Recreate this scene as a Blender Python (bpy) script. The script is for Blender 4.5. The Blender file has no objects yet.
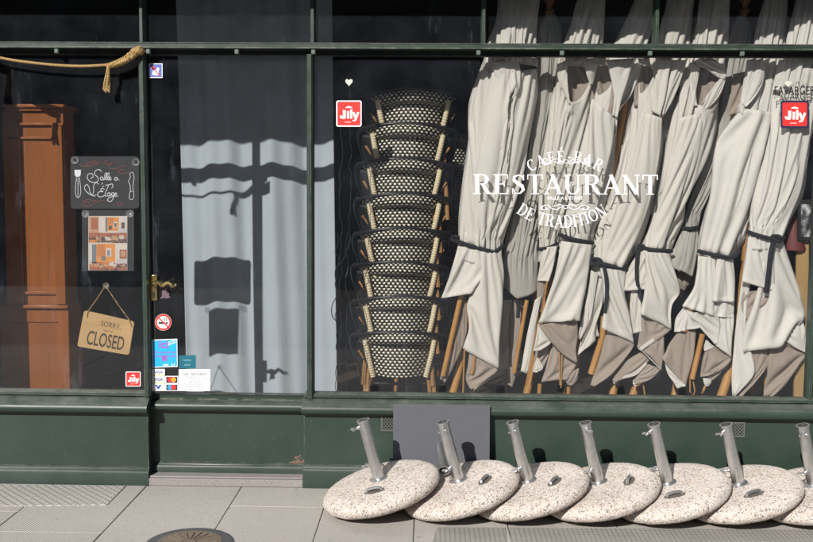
import bpy, math, random
import numpy as np
from mathutils import Vector, Matrix, noise
R=math.radians; PI=math.pi
random.seed(7)
scn=bpy.context.scene
col=scn.collection
# ------------------------------------------------------------------ camera
F=950.0; CX,CY=406.5,271.0
ROT=Matrix.Rotation(R(1.3),3,'Z')@Matrix.Rotation(R(90-5.0),3,'X')@Matrix.Rotation(R(0.4),3,'Z')
CAM=Vector((0,-5,1.57))
def ray(px,py):
    return ROT@Vector(((px-CX)/F,-(py-CY)/F,-1.0))
def P(px,py,Y=0.0):
    d=ray(px,py); t=(Y-CAM.y)/d.y
    return CAM+d*t
def PG(px,py,Z=0.0):
    d=ray(px,py); t=(Z-CAM.z)/d.z
    return CAM+d*t
def PROJ(p):
    q=ROT.transposed()@(p-CAM); return (CX+F*q.x/-q.z,CY-F*q.y/-q.z)
def inpoly(x,y,pl):
    c=False; j=len(pl)-1
    for i in range(len(pl)):
        if (pl[i][1]>y)!=(pl[j][1]>y) and x<(pl[j][0]-pl[i][0])*(y-pl[i][1])/(pl[j][1]-pl[i][1])+pl[i][0]: c=not c
        j=i
    return c
CAM.z+= -P(250,487.5,-.075).z
def ZP(px,py,Y=0.0): return P(px,py,Y).z
def XP(px,py,Y=0.0): return P(px,py,Y).x
cd=bpy.data.cameras.new('camera'); cam=bpy.data.objects.new('camera',cd); col.objects.link(cam)
cam.matrix_world=Matrix.Translation(CAM)@ROT.to_4x4()
cd.sensor_width=36; cd.lens=36*F/813; cd.clip_end=500; cd.clip_start=.05
scn.camera=cam
# ------------------------------------------------------------------ light
SUND=Vector((.365,.765,-.53)).normalized()
w=bpy.data.worlds.new('World'); scn.world=w; w.use_nodes=True
nt=w.node_tree; nt.nodes.clear()
sk=nt.nodes.new('ShaderNodeTexSky'); sk.sky_type='NISHITA'; sk.sun_disc=False
sk.dust_density=.2; sk.sun_elevation=math.asin(-SUND.z); sk.sun_rotation=math.atan2(-SUND.x,-SUND.y)
bg=nt.nodes.new('ShaderNodeBackground'); bg.inputs[1].default_value=.05
wo=nt.nodes.new('ShaderNodeOutputWorld')
nt.links.new(sk.outputs[0],bg.inputs[0]); nt.links.new(bg.outputs[0],wo.inputs[0])
sd=bpy.data.lights.new('sun','SUN'); sd.energy=5.0; sd.angle=R(.5); sd.color=(1,.968,.925)
so=bpy.data.objects.new('sun',sd); col.objects.link(so)
so.rotation_euler=SUND.to_track_quat('-Z','Y').to_euler(); so.location=(-8,-16,12)
scn.view_settings.view_transform='Standard'; scn.view_settings.look='None'
scn.view_settings.exposure=.33; scn.view_settings.gamma=1; scn.view_settings.use_curve_mapping=False
# ------------------------------------------------------------------ materials
class NT:
    def __init__(s,name):
        s.m=bpy.data.materials.new(name); s.m.use_nodes=True; s.t=s.m.node_tree; s.t.nodes.clear()
        s.out=s.n('OutputMaterial')
    def n(s,t,**k):
        nd=s.t.nodes.new('ShaderNode'+t)
        for a,b in k.items(): setattr(nd,a,b)
        return nd
    def l(s,a,b): s.t.links.new(a,b)
    def noise(s,scale,detail=4,rough=.5,vec=None,stretch=None,coord='Object',rnd=False):
        tc=s.n('TexCoord'); v=tc.outputs[coord]
        if rnd:
            oi=s.n('ObjectInfo'); a=s.n('VectorMath',operation='MULTIPLY_ADD')
            s.l(oi.outputs['Random'],a.inputs[0]); a.inputs[1].default_value=(7,5,3); s.l(v,a.inputs[2]); v=a.outputs[0]
        if stretch:
            mp=s.n('Mapping'); mp.inputs['Scale'].default_value=stretch; s.l(v,mp.inputs[0]); v=mp.outputs[0]
        nz=s.n('TexNoise'); nz.inputs['Scale'].default_value=scale; nz.inputs['Detail'].default_value=detail; nz.inputs['Roughness'].default_value=rough
        s.l(v,nz.inputs['Vector']); return nz
    def ramp(s,fac,stops):
        r=s.n('ValToRGB'); e=r.color_ramp.elements
        while len(e)<len(stops): e.new(.5)
        for i,(p,c) in enumerate(stops):
            e[i].position=p; e[i].color=(*c,1) if len(c)==3 else c
        s.l(fac,r.inputs[0]); return r
    def mix(s,fac,a,b,mode='MIX'):
        m=s.n('Mix',data_type='RGBA',blend_type=mode)
        for i,x in ((0,fac),(6,a),(7,b)):
            if hasattr(x,'links') or hasattr(x,'is_linked'): s.l(x,m.inputs[i])
            elif i==0: m.inputs[0].default_value=x
            else: m.inputs[i].default_value=(*x,1)
        return m.outputs[2]
    def bump(s,h,strength,dist,prev=None):
        b=s.n('Bump'); b.inputs['Strength'].default_value=strength; b.inputs['Distance'].default_value=dist
        s.l(h,b.inputs['Height'])
        if prev: s.l(prev,b.inputs['Normal'])
        return b.outputs[0]
    def bsdf(s,color,rough=.6,metal=0,normal=None,spec=.5,sheen=0,coat=0):
        b=s.n('BsdfPrincipled')
        if hasattr(color,'links'): s.l(color,b.inputs['Base Color'])
        else: b.inputs['Base Color'].default_value=(*color,1)
        if hasattr(rough,'links'): s.l(rough,b.inputs['Roughness'])
        else: b.inputs['Roughness'].default_value=rough
        b.inputs['Metallic'].default_value=metal; b.inputs['Specular IOR Level'].default_value=spec
        b.inputs['Sheen Weight'].default_value=sheen; b.inputs['Coat Weight'].default_value=coat
        if normal: s.l(normal,b.inputs['Normal'])
        s.l(b.outputs[0],s.out.inputs[0]); return b
_plain={}
def plain(c,rough=.6,metal=0,spec=.4,name=None):
    k=(c,rough,metal,spec)
    if k in _plain: return _plain[k]
    s=NT(name or 'plain'); nz=s.noise(18,3)
    cc=s.mix(.18,c,s.ramp(nz.outputs[0],[(.3,tuple(x*.75 for x in c)),(.7,tuple(min(1,x*1.15) for x in c))]).outputs[0])
    s.bsdf(cc,rough,metal,None,spec); _plain[k]=s.m; return s.m
def m_paint(base,chips=True):
    s=NT('green paint')
    n1=s.noise(2.2,5,.6); n2=s.noise(40,3,.6); n3=s.noise(5,7,.72); n4=s.noise(60,2,.5,stretch=(1,1,.05))
    c=s.mix(n1.outputs[0],tuple(x*.8 for x in base),tuple(x*1.28 for x in base))
    dust=s.ramp(n2.outputs[0],[(.6,(0,0,0)),(.85,(.16,)*3)])
    c=s.mix(dust.outputs[0],c,(.16,.165,.145))
    bv=s.n('Bevel',samples=4); bv.inputs['Radius'].default_value=.007; ge=s.n('NewGeometry'); dp=s.n('VectorMath',operation='DOT_PRODUCT')
    s.l(bv.outputs[0],dp.inputs[0]); s.l(ge.outputs['Normal'],dp.inputs[1])
    ed=s.ramp(dp.outputs['Value'],[(.84,(1,)*3),(.985,(0,)*3)]); en=s.noise(14,6,.75); em=s.n('Math',operation='MULTIPLY'); s.l(ed.outputs[0],em.inputs[0])
    s.l(s.ramp(en.outputs[0],[(.42,(0,)*3),(.62,(.8,)*3)]).outputs[0],em.inputs[1])
    c=s.mix(em.outputs[0],c,(.24,.24,.215))
    sx=s.n('SeparateXYZ'); s.l(ge.outputs['Normal'],sx.inputs[0]); du=s.ramp(sx.outputs[2],[(.45,(0,)*3),(.95,(.42,)*3)])
    dm=s.n('Math',operation='MULTIPLY'); s.l(du.outputs[0],dm.inputs[0]); dn=s.noise(9,6,.7); s.l(s.ramp(dn.outputs[0],[(.35,(.15,)*3),(.65,(1,)*3)]).outputs[0],dm.inputs[1])
    c=s.mix(dm.outputs[0],c,(.19,.19,.165))
    sc=s.noise(26,5,.8,stretch=(1,1,.12)); c=s.mix(s.ramp(sc.outputs[0],[(.68,(0,)*3),(.74,(.28,)*3)]).outputs[0],c,(.17,.175,.155))
    sp=s.noise(70,3,.6); c=s.mix(s.ramp(sp.outputs[0],[(.74,(0,)*3),(.78,(.7,)*3)]).outputs[0],c,(.3,.3,.27))
    if chips:
        k=s.ramp(n3.outputs[0],[(.625,(0,0,0)),(.635,(1,1,1))])
        c=s.mix(k.outputs[0],c,(.17,.10,.075))
    rg=s.ramp(n1.outputs[0],[(.3,(.33,)*3),(.7,(.5,)*3)])
    nb=s.bump(n4.outputs[0],.12,.002); nb=s.bump(n1.outputs[0],.15,.01,nb)
    s.bsdf(c,rg.outputs[0],0,nb,.5); return s.m
PAINT=m_paint((.022,.038,.027),False); DOORP=m_paint((.023,.039,.028)); PAINT2=m_paint((.019,.034,.024),False)
DARKPAINT=m_paint((.012,.016,.014),False)
def m_glass():
    s=NT('window glass')
    fr=s.n('Fresnel'); fr.inputs['IOR'].default_value=1.5
    tr=s.n('BsdfTransparent'); tr.inputs[0].default_value=(.965,.965,.955,1)
    gl=s.n('BsdfGlossy'); gl.inputs['Roughness'].default_value=.015
    nw=s.noise(1.3,2); gl_n=s.bump(nw.outputs[0],.03,.02); s.l(gl_n,gl.inputs['Normal'])
    mx=s.n('MixShader'); s.l(fr.outputs[0],mx.inputs[0]); s.l(tr.outputs[0],mx.inputs[1]); s.l(gl.outputs[0],mx.inputs[2])
    df=s.n('BsdfDiffuse'); df.inputs[0].default_value=(.62,.7,.85,1)
    n1=s.noise(3.2,6,.7); n2=s.noise(150,2,.6); n3=s.noise(9,5,.75,stretch=(1,1,.25))
    a=s.ramp(n1.outputs[0],[(.3,(.002,)*3),(.75,(.012,)*3)])
    b=s.ramp(n2.outputs[0],[(.72,(0,)*3),(.82,(.07,)*3)])
    c=s.ramp(n3.outputs[0],[(.60,(0,)*3),(.75,(.035,)*3)])
    ad=s.n('Math',operation='ADD'); s.l(a.outputs[0],ad.inputs[0]); s.l(b.outputs[0],ad.inputs[1])
    ad2=s.n('Math',operation='ADD'); s.l(ad.outputs[0],ad2.inputs[0]); s.l(c.outputs[0],ad2.inputs[1])
    m2=s.n('MixShader'); s.l(ad2.outputs[0],m2.inputs[0]); s.l(mx.outputs[0],m2.inputs[1]); s.l(df.outputs[0],m2.inputs[2])
    s.l(m2.outputs[0],s.out.inputs[0]); return s.m
GLASS=m_glass()
def m_cloth(c,name):
    s=NT(name)
    n1=s.noise(3,5,.6); n2=s.noise(420,2,.5); n3=s.noise(14,3,.55,stretch=(1,1,.3)); n4=s.noise(55,4,.7)
    cc=s.mix(n1.outputs[0],tuple(x*.84 for x in c),tuple(x*1.06 for x in c))
    oi=s.n('ObjectInfo'); cc=s.mix(s.ramp(oi.outputs['Random'],[(0,(0,)*3),(1,(.75,)*3)]).outputs[0],cc,(c[0]*.90,c[1]*.885,c[2]*.85))
    st=s.ramp(n4.outputs[0],[(.66,(0,)*3),(.8,(.25,)*3)])
    cc=s.mix(st.outputs[0],cc,tuple(x*.7 for x in c))
    nb=s.bump(n3.outputs[0],.35,.012); nb=s.bump(n2.outputs[0],.25,.0012,nb)
    s.bsdf(cc,.9,0,nb,.15,.08); return s.m
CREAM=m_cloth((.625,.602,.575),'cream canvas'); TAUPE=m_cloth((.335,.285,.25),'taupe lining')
GREYC=m_cloth((.40,.385,.365),'grey canvas')
CURT=m_cloth((.41,.47,.535),'curtain voile')
def m_wood(c,name,axis=(1,1,.08),sc=22,rough=.45):
    s=NT(name); n1=s.noise(sc,5,.65,stretch=axis,rnd=True); n2=s.noise(3,3,rnd=True)
    r=s.ramp(n1.outputs[0],[(.25,tuple(x*.6 for x in c)),(.5,c),(.8,tuple(min(1,x*1.3) for x in c))])
    cc=s.mix(n2.outputs[0],r.outputs[0],tuple(x*.8 for x in c))
    s.bsdf(cc,rough,0,s.bump(n1.outputs[0],.15,.002),.4); return s.m
OAK=m_wood((.46,.235,.075),'varnished ash'); WARD=m_wood((.28,.09,.02),'cherry wood',(1,1,.05),26,.3)
BAMB=m_wood((.36,.19,.07),'cane'); PLY=m_wood((.52,.34,.16),'plywood',(.1,1,1),30,.6); BOARD=m_wood((.40,.26,.11),'raw board',(1,1,.1),14,.7)
def m_steel():
    s=NT('galvanised steel'); n1=s.noise(30,4,.6); n2=s.noise(6,3)
    c=s.ramp(n1.outputs[0],[(.3,(.58,.58,.575)),(.7,(.68,.68,.675))]).outputs[0]
    rr=s.ramp(n2.outputs[0],[(.3,(.28,)*3),(.7,(.4,)*3)]).outputs[0]
    s.bsdf(c,rr,1.0,s.bump(n1.outputs[0],.1,.001)); return s.m
STEEL=m_steel(); ZINC=plain((.62,.62,.62),.28,.9,name='bright zinc')
BRASS=plain((.62,.46,.2),.25,1,name='brass')
def m_pebble():
    s=NT('washed pebble concrete')
    tc=s.n('TexCoord'); oi=s.n('ObjectInfo')
    a=s.n('VectorMath',operation='MULTIPLY_ADD'); s.l(oi.outputs['Random'],a.inputs[0]); a.inputs[1].default_value=(9,4,6); s.l(tc.outputs['Object'],a.inputs[2])
    dn=s.n('TexNoise'); dn.inputs['Scale'].default_value=70; s.l(a.outputs[0],dn.inputs[0])
    av=s.n('VectorMath',operation='MULTIPLY_ADD'); s.l(dn.outputs['Color'],av.inputs[0]); av.inputs[1].default_value=(.008,)*3; s.l(a.outputs[0],av.inputs[2])
    vo=s.n('TexVoronoi'); vo.inputs['Scale'].default_value=140; s.l(av.outputs[0],vo.inputs['Vector'])
    ve=s.n('TexVoronoi',feature='DISTANCE_TO_EDGE'); ve.inputs['Scale'].default_value=140; s.l(av.outputs[0],ve.inputs['Vector'])
    sp=s.n('SeparateColor'); s.l(vo.outputs['Color'],sp.inputs[0])
    r=s.ramp(sp.outputs[0],[(0,(.06,.055,.055)),(.05,(.22,.18,.16)),(.09,(.46,.33,.25)),(.2,(.60,.50,.43)),(.36,(.70,.62,.55)),(.55,(.76,.70,.64)),(.78,(.72,.62,.55)),(.9,(.82,.78,.73))])
    r.color_ramp.interpolation='CONSTANT'
    gap=s.ramp(ve.outputs['Distance'],[(.0,(0,)*3),(.13,(1,)*3)])
    c=s.mix(gap.outputs[0],(.36,.31,.27),r.outputs[0])
    n2=s.noise(4,4); c=s.mix(.25,c,s.ramp(n2.outputs[0],[(.3,(.35,.3,.26)),(.65,(.72,.66,.6))]).outputs[0])
    h=s.ramp(ve.outputs['Distance'],[(0,(0,)*3),(.28,(1,)*3)])
    s.bsdf(c,.8,0,s.bump(h.outputs[0],.65,.0035),.3); return s.m
PEBBLE=m_pebble()
def m_granite(c,lines=True,name='granite paving'):
    s=NT(name); n1=s.noise(2.2,6,.65); n2=s.noise(260,2,.6); n3=s.noise(16,5,.7)
    cc=s.mix(n1.outputs[0],tuple(x*.72 for x in c),tuple(x*1.2 for x in c))
    cc=s.mix(s.ramp(n2.outputs[0],[(.35,(.75,)*3),(.6,(0,)*3)]).outputs[0],cc,tuple(x*.5 for x in c))
    cc=s.mix(s.ramp(n3.outputs[0],[(.6,(0,)*3),(.74,(.45,)*3)]).outputs[0],cc,tuple(x*.55 for x in c))
    nb=s.bump(n2.outputs[0],.4,.003)
    if lines:
        tq=s.n('TexCoord'); vg=s.n('TexVoronoi'); vg.inputs['Scale'].default_value=7.5; s.l(tq.outputs['Object'],vg.inputs['Vector'])
        vs_=s.n('SeparateColor'); s.l(vg.outputs['Color'],vs_.inputs[0])
        gk=s.n('Math',operation='LESS_THAN'); s.l(vg.outputs['Distance'],gk.inputs[0]); gr=s.n('Math',operation='MULTIPLY'); s.l(vs_.outputs[0],gr.inputs[0]); gr.inputs[1].default_value=.11; s.l(gr.outputs[0],gk.inputs[1])
        gm=s.n('Math',operation='MULTIPLY'); s.l(gk.outputs[0],gm.inputs[0]); gm.inputs[1].default_value=.45
        cc=s.mix(gm.outputs[0],cc,tuple(x*.35 for x in c))
        nl=s.noise(1.1,5,.7); cc=s.mix(s.ramp(nl.outputs[0],[(.45,(0,)*3),(.68,(.4,)*3)]).outputs[0],cc,tuple(x*.52 for x in c))
        tc=s.n('TexCoord'); wv=s.n('TexWave',bands_direction='DIAGONAL'); wv.inputs['Scale'].default_value=42; wv.inputs['Distortion'].default_value=1.2
        s.l(tc.outputs['Object'],wv.inputs[0]); nb=s.bump(wv.outputs[0],.35,.003,nb)
        cc=s.mix(s.ramp(wv.outputs[0],[(.0,(.22,)*3),(.5,(0,)*3)]).outputs[0],cc,tuple(x*.6 for x in c))
    s.bsdf(cc,.85,0,nb,.25); return s.m
GRAN=m_granite((.47,.437,.40)); JOINT=plain((.16,.14,.12),.95,name='joint dirt')
ASPH=m_granite((.06,.06,.06),False,'asphalt'); THRESH=m_granite((.30,.27,.26),False,'stone threshold')
def m_tread(c,name,sc,rough,rot,dk):
    s=NT(name); tc=s.n('TexCoord'); mp=s.n('Mapping'); mp.inputs['Rotation'].default_value=(0,0,R(rot)); mp.inputs['Scale'].default_value=(1,1,0)
    s.l(tc.outputs['Object'],mp.inputs[0]); ck=s.n('TexVoronoi',feature='F1',distance='CHEBYCHEV'); ck.inputs['Scale'].default_value=sc; ck.inputs['Randomness'].default_value=0
    s.l(mp.outputs[0],ck.inputs[0]); n1=s.noise(3,5,.6)
    h=s.ramp(ck.outputs['Distance'],[(.3,(1,)*3),(.42,(0,)*3)])
    a=s.mix(n1.outputs[0],tuple(x*.75 for x in c),tuple(x*1.25 for x in c))
    cc=s.mix(h.outputs[0],tuple(x*dk for x in c),a)
    s.bsdf(cc,rough,0,s.bump(h.outputs[0],.5,.003),.4); return s.m
TREAD=m_tread((.30,.28,.255),'studded paving',44,.8,0,.7); HATCH=m_tread((.42,.39,.355),'cast cover',30,.8,45,.62)
IRON=m_granite((.20,.155,.115),False,'worn cast iron'); COLLAR=m_granite((.10,.10,.105),False,'tar collar')
SLATE=plain((.082,.085,.097),.75,name='slate board')
RAIL=plain((.013,.013,.016),.33,name='black rail'); BLACKR=plain((.006,.006,.007),.6,name='black rattan'); WRAP=plain((.62,.53,.36),.7,name='cream binding')
CORD=plain((.014,.016,.022),.85,name='black cord')
def m_weave():
    s=NT('bistro weave'); uv=s.n('UVMap'); sp=s.n('SeparateXYZ'); s.l(uv.outputs[0],sp.inputs[0])
    def M(op,a,b=None,c=None):
        m=s.n('Math',operation=op)
        for i,x in enumerate((a,b,c)):
            if x is None: continue
            if hasattr(x,'links'): s.l(x,m.inputs[i])
            else: m.inputs[i].default_value=x
        return m.outputs[0]
    r=M('DIVIDE',sp.outputs[1],.0172); row=M('FLOOR',r); fv=M('SUBTRACT',M('FRACT',r),.5)
    par=M('MULTIPLY',M('MODULO',row,2.0),.5)
    u=M('ADD',M('DIVIDE',sp.outputs[0],.0262),par); fu=M('SUBTRACT',M('FRACT',u),.5)
    du=M('LESS_THAN',M('ABSOLUTE',fu),.23); dv=M('LESS_THAN',M('ABSOLUTE',fv),.29)
    k=M('MULTIPLY',du,dv)
    hh=M('ADD',M('COSINE',M('MULTIPLY',fu,6.28)),M('COSINE',M('MULTIPLY',fv,6.28)))
    cv=s.n('Mix',data_type='RGBA'); s.l(k,cv.inputs[0]); cv.inputs[6].default_value=(.012,.012,.014,1)
    n2=s.noise(30,3); cr=s.ramp(n2.outputs[0],[(.3,(.78,.71,.54)),(.7,(.90,.85,.69))]); s.l(cr.outputs[0],cv.inputs[7])
    s.bsdf(cv.outputs[2],.45,0,s.bump(hh,.5,.003),.4); return s.m
WEAVE=m_weave()
def m_rope():
    s=NT('hemp rope'); n=s.noise(90,4,.7); tc=s.n('TexCoord'); wv=s.n('TexWave',bands_direction='DIAGONAL'); wv.inputs['Scale'].default_value=45; wv.inputs['Distortion'].default_value=1
    s.l(tc.outputs['Object'],wv.inputs[0])
    c=s.mix(n.outputs[0],(.26,.15,.05),(.66,.46,.21))
    s.bsdf(c,.95,0,s.bump(wv.outputs[0],.8,.006,s.bump(n.outputs[0],.5,.003)),.1); return s.m
ROPE=m_rope()
WHITE=plain((.80,.80,.80),.55,name='white vinyl'); RED=plain((.66,.035,.03),.4,name='red vinyl'); NAVY=plain((.02,.025,.06),.4)
BLUE=plain((.09,.13,.42),.4); CYAN=plain((.02,.38,.72),.45); PURP=plain((.30,.10,.42),.5); TEAL=plain((.01,.12,.17),.45)
BLACK=plain((.012,.012,.012),.6); CHALK=plain((.035,.037,.04),.7,name='chalkboard'); CHW=plain((.75,.76,.80),.9,name='chalk'); CHP=plain((.36,.13,.12),.9,name='pink chalk')
ORNG=plain((.72,.30,.02),.5); YEL=plain((.75,.55,.12),.5); INK=plain((.05,.045,.04),.7); GOLDL=plain((.7,.55,.1),.5)
CLEARP=None
def m_clear():
    s=NT('clear plastic'); tr=s.n('BsdfTransparent'); gl=s.n('BsdfGlossy'); gl.inputs['Roughness'].default_value=.08
    df=s.n('BsdfDiffuse'); df.inputs[0].default_value=(.8,.82,.85,1)
    a=s.n('MixShader'); a.inputs[0].default_value=.06; s.l(tr.outputs[0],a.inputs[1]); s.l(gl.outputs[0],a.inputs[2])
    b=s.n('MixShader'); b.inputs[0].default_value=.07; s.l(a.outputs[0],b.inputs[1]); s.l(df.outputs[0],b.inputs[2])
    s.l(b.outputs[0],s.out.inputs[0]); return s.m
CLEARP=m_clear()
def m_cup():
    s=NT('suction cup'); tr=s.n('BsdfTransparent'); gl=s.n('BsdfGlossy'); gl.inputs['Roughness'].default_value=.12
    df=s.n('BsdfDiffuse'); df.inputs[0].default_value=(.8,.82,.85,1)
    a=s.n('MixShader'); a.inputs[0].default_value=.2; s.l(tr.outputs[0],a.inputs[1]); s.l(gl.outputs[0],a.inputs[2])
    b=s.n('MixShader'); b.inputs[0].default_value=.22; s.l(a.outputs[0],b.inputs[1]); s.l(df.outputs[0],b.inputs[2])
    s.l(b.outputs[0],s.out.inputs[0]); return s.m
CUP=m_cup()
# ------------------------------------------------------------------ mesh helpers
def crom(pts,n):
    pts=[Vector(p) for p in pts]
    if len(pts)==1: return [pts[0].copy() for _ in range(n)]
    d=[0]
    for a,b in zip(pts,pts[1:]): d.append(d[-1]+max(1e-6,(b-a).length))
    out=[]; k=0
    for i in range(n):
        t=d[-1]*i/(n-1)
        while k<len(pts)-2 and t>d[k+1]: k+=1
        u=(t-d[k])/(d[k+1]-d[k]); u=min(1,max(0,u))
        p1,p2=pts[k],pts[k+1]
        p0=pts[k-1] if k>0 else p1*2-p2
        p3=pts[k+2] if k+2<len(pts) else p2*2-p1
        L=d[k+1]-d[k]
        l0=d[k]-d[k-1] if k>0 else L; l2=d[k+2]-d[k+1] if k+2<len(pts) else L
        m1=((p2-p1)/L+(p1-p0)/l0)*.5*L; m2=((p3-p2)/l2+(p2-p1)/L)*.5*L
        u2,u3=u*u,u*u*u
        out.append(p1*(2*u3-3*u2+1)+m1*(u3-2*u2+u)+p2*(-2*u3+3*u2)+m2*(u3-u2))
    return out
class MB:
    def __init__(s): s.v=[]; s.f=[]; s.mi=[]; s.m=0; s.uv={}
    def add(s,vs,fs,uvs=None):
        o=len(s.v); s.v+=[Vector(v) for v in vs]
        if uvs:
            for i,u in enumerate(uvs): s.uv[o+i]=u
        for f in fs: s.f.append([i+o for i in f]); s.mi.append(s.m)
        return s
    def box(s,x0,x1,y0,y1,z0,z1):
        v=[(x,y,z) for x in (x0,x1) for y in (y0,y1) for z in (z0,z1)]
        return s.add(v,[(0,1,3,2),(4,6,7,5),(0,4,5,1),(2,3,7,6),(0,2,6,4),(1,5,7,3)])
    def tube(s,pts,r,seg=8,n=None,caps=True):
        pts=[Vector(p) for p in pts]
        if n: pts=crom(pts,n)
        N=len(pts); rs=r if isinstance(r,(list,tuple)) else [r]*N
        if len(rs)!=N: rs=[rs[min(len(rs)-1,int(i*len(rs)/N))] for i in range(N)]
        vs=[]; up=None
        for i,p in enumerate(pts):
            t=(pts[min(N-1,i+1)]-pts[max(0,i-1)])
            t=t.normalized() if t.length>1e-9 else Vector((0,0,1))
            if up is None: up=Vector((0,0,1)) if abs(t.z)<.9 else Vector((1,0,0))
            a=t.cross(up); a.normalize(); b=a.cross(t).normalized(); up=b
            for k in range(seg):
                q=2*PI*k/seg; vs.append(p+(a*math.cos(q)+b*math.sin(q))*rs[i])
        fs=[(i*seg+k,i*seg+(k+1)%seg,(i+1)*seg+(k+1)%seg,(i+1)*seg+k) for i in range(N-1) for k in range(seg)]
        if caps: fs+=[tuple(range(seg))[::-1],tuple((N-1)*seg+k for k in range(seg))]
        return s.add(vs,fs)
    def lathe(s,prof,c=(0,0,0),seg=24):
        c=Vector(c); vs=[];n=len(prof)
        for r,z in prof:
            for k in range(seg): q=2*PI*k/seg; vs.append(c+Vector((r*math.cos(q),r*math.sin(q),z)))
        fs=[(i*seg+k,i*seg+(k+1)%seg,(i+1)*seg+(k+1)%seg,(i+1)*seg+k) for i in range(n-1) for k in range(seg)]
        fs+=[tuple(range(seg))[::-1],tuple((n-1)*seg+k for k in range(seg))]
        return s.add(vs,fs)
    def grid(s,g,uvs=None,flip=False):
        n,m=len(g),len(g[0]); vs=[p for r in g for p in r]
        fs=[(i*m+j,i*m+j+1,(i+1)*m+j+1,(i+1)*m+j) for i in range(n-1) for j in range(m-1)]
        if flip: fs=[f[::-1] for f in fs]
        return s.add(vs,fs,[u for r in uvs for u in r] if uvs else None)
    def prof(s,pts,x0,x1):
        n=len(pts); vs=[(x,y,z) for x in (x0,x1) for y,z in pts]
        fs=[(i,(i+1)%n,n+(i+1)%n,n+i) for i in range(n)]+[tuple(range(n))[::-1],tuple(range(n,2*n))]
        return s.add(vs,fs)
    def prism(s,pts,y0,y1):     # pts (x,z) outline, extruded in y
        n=len(pts); vs=[(x,y,z) for y in (y0,y1) for x,z in pts]
        fs=[(i,(i+1)%n,n+(i+1)%n,n+i) for i in range(n)]+[tuple(range(n))[::-1],tuple(range(n,2*n))]
        return s.add(vs,fs)
    def sphere(s,c,r,seg=12,sc=(1,1,1)):
        c=Vector(c); n=seg//2+1
        g=[[c+Vector((sc[0]*r*math.sin(PI*i/(n-1))*math.cos(2*PI*k/seg),sc[1]*r*math.sin(PI*i/(n-1))*math.sin(2*PI*k/seg),sc[2]*r*math.cos(PI*i/(n-1)))) for k in range(seg+1)] for i in range(n)]
        return s.grid(g)
    def pxpoly(s,pts,Y): return s.add([P(x,y,Y) for x,y in pts],[tuple(range(len(pts)))])
    def pxrect(s,x0,y0,x1,y1,Y): return s.pxpoly([(x0,y0),(x1,y0),(x1,y1),(x0,y1)],Y)
    def pxprism(s,pts,Y0,Y1): return s.prism([(P(x,y,Y0).x,P(x,y,Y0).z) for x,y in pts],Y0,Y1)
    def build(s,name,mat,parent=None,smooth=True,angle=38,bevel=0,solid=0):
        base=Vector((0,0,0))
        if parent is not None:
            q=parent
            while q.parent: q=q.parent
            base=q.location.copy()
        else:
            xs=[v.x for v in s.v]; ys=[v.y for v in s.v]; zs=[v.z for v in s.v]
            base=Vector(((min(xs)+max(xs))/2,(min(ys)+max(ys))/2,min(zs)))
        me=bpy.data.meshes.new(name); me.from_pydata([v-base for v in s.v],[],s.f)
        for m in (mat if isinstance(mat,(list,tuple)) else [mat]): me.materials.append(m)
        me.polygons.foreach_set('material_index',s.mi)
        if s.uv:
            ul=me.uv_layers.new(name='UVMap')
            for lp in me.loops: ul.data[lp.index].uv=s.uv.get(lp.vertex_index,(0,0))
        if smooth:
            me.polygons.foreach_set('use_smooth',[True]*len(me.polygons))
            if angle<180: me.set_sharp_from_angle(angle=R(angle))
        me.update()
        o=bpy.data.objects.new(name,me); col.objects.link(o)
        if parent is not None: o.parent=parent
        else: o.location=base
        if bevel:
            b=o.modifiers.new('bevel','BEVEL'); b.width=bevel; b.segments=2; b.limit_method='ANGLE'
        if solid:
            b=o.modifiers.new('solid','SOLIDIFY'); b.thickness=solid; b.offset=0
        return o
def tag(o,label,cat,group=None):
    o['label']=label; o['category']=cat
    if group: o['group']=group
    return o
def struct(o): o['kind']='structure'; return o
def thing(name,loc,label,cat,group=None):
    o=bpy.data.objects.new(name,None); col.objects.link(o); o.location=loc; o.empty_display_size=.1
    return tag(o,label,cat,group)
def kids(o): return [c for c in bpy.data.objects if c.parent==o]
def copy_tree(o,parent=None):
    c=o.copy(); col.objects.link(c)
    if parent is not None: c.parent=parent
    for ch in kids(o): copy_tree(ch,c)
    return c
# ------------------------------------------------------------------ text
_tx={}
def glyphs(st,bold=0.0):
    k=(st,bold)
    if k in _tx: return _tx[k]
    cu=bpy.data.curves.new('text','FONT'); cu.body=st; cu.size=1; cu.resolution_u=3; cu.offset=bold
    ob=bpy.data.objects.new('text',cu); me=bpy.data.meshes.new_from_object(ob)
    vs=[(v.co.x,v.co.y) for v in me.vertices]; fs=[tuple(p.vertices) for p in me.polygons]
    bpy.data.objects.remove(ob); bpy.data.curves.remove(cu); bpy.data.meshes.remove(me)
    _tx[k]=(vs,fs); return vs,fs
def text(mb,st,x0,y0,x1,y1,Y,bold=0.0,mp=None):
    """fit string into the box x0..x1 / y0(top)..y1(baseline); mp maps to px"""
    vs,fs=glyphs(st,bold)
    if not vs: return
    a0=min(v[0] for v in vs);a1=max(v[0] for v in vs);b0=min(v[1] for v in vs);b1=max(v[1] for v in vs)
    out=[]
    for x,y in vs:
        px=x0+(x-a0)/(a1-a0)*(x1-x0); py=y1-(y-b0)/(b1-b0)*(y1-y0)
        if mp: px,py=mp(px,py)
        out.append(P(px,py,Y))
    mb.add(out,fs)
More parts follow.
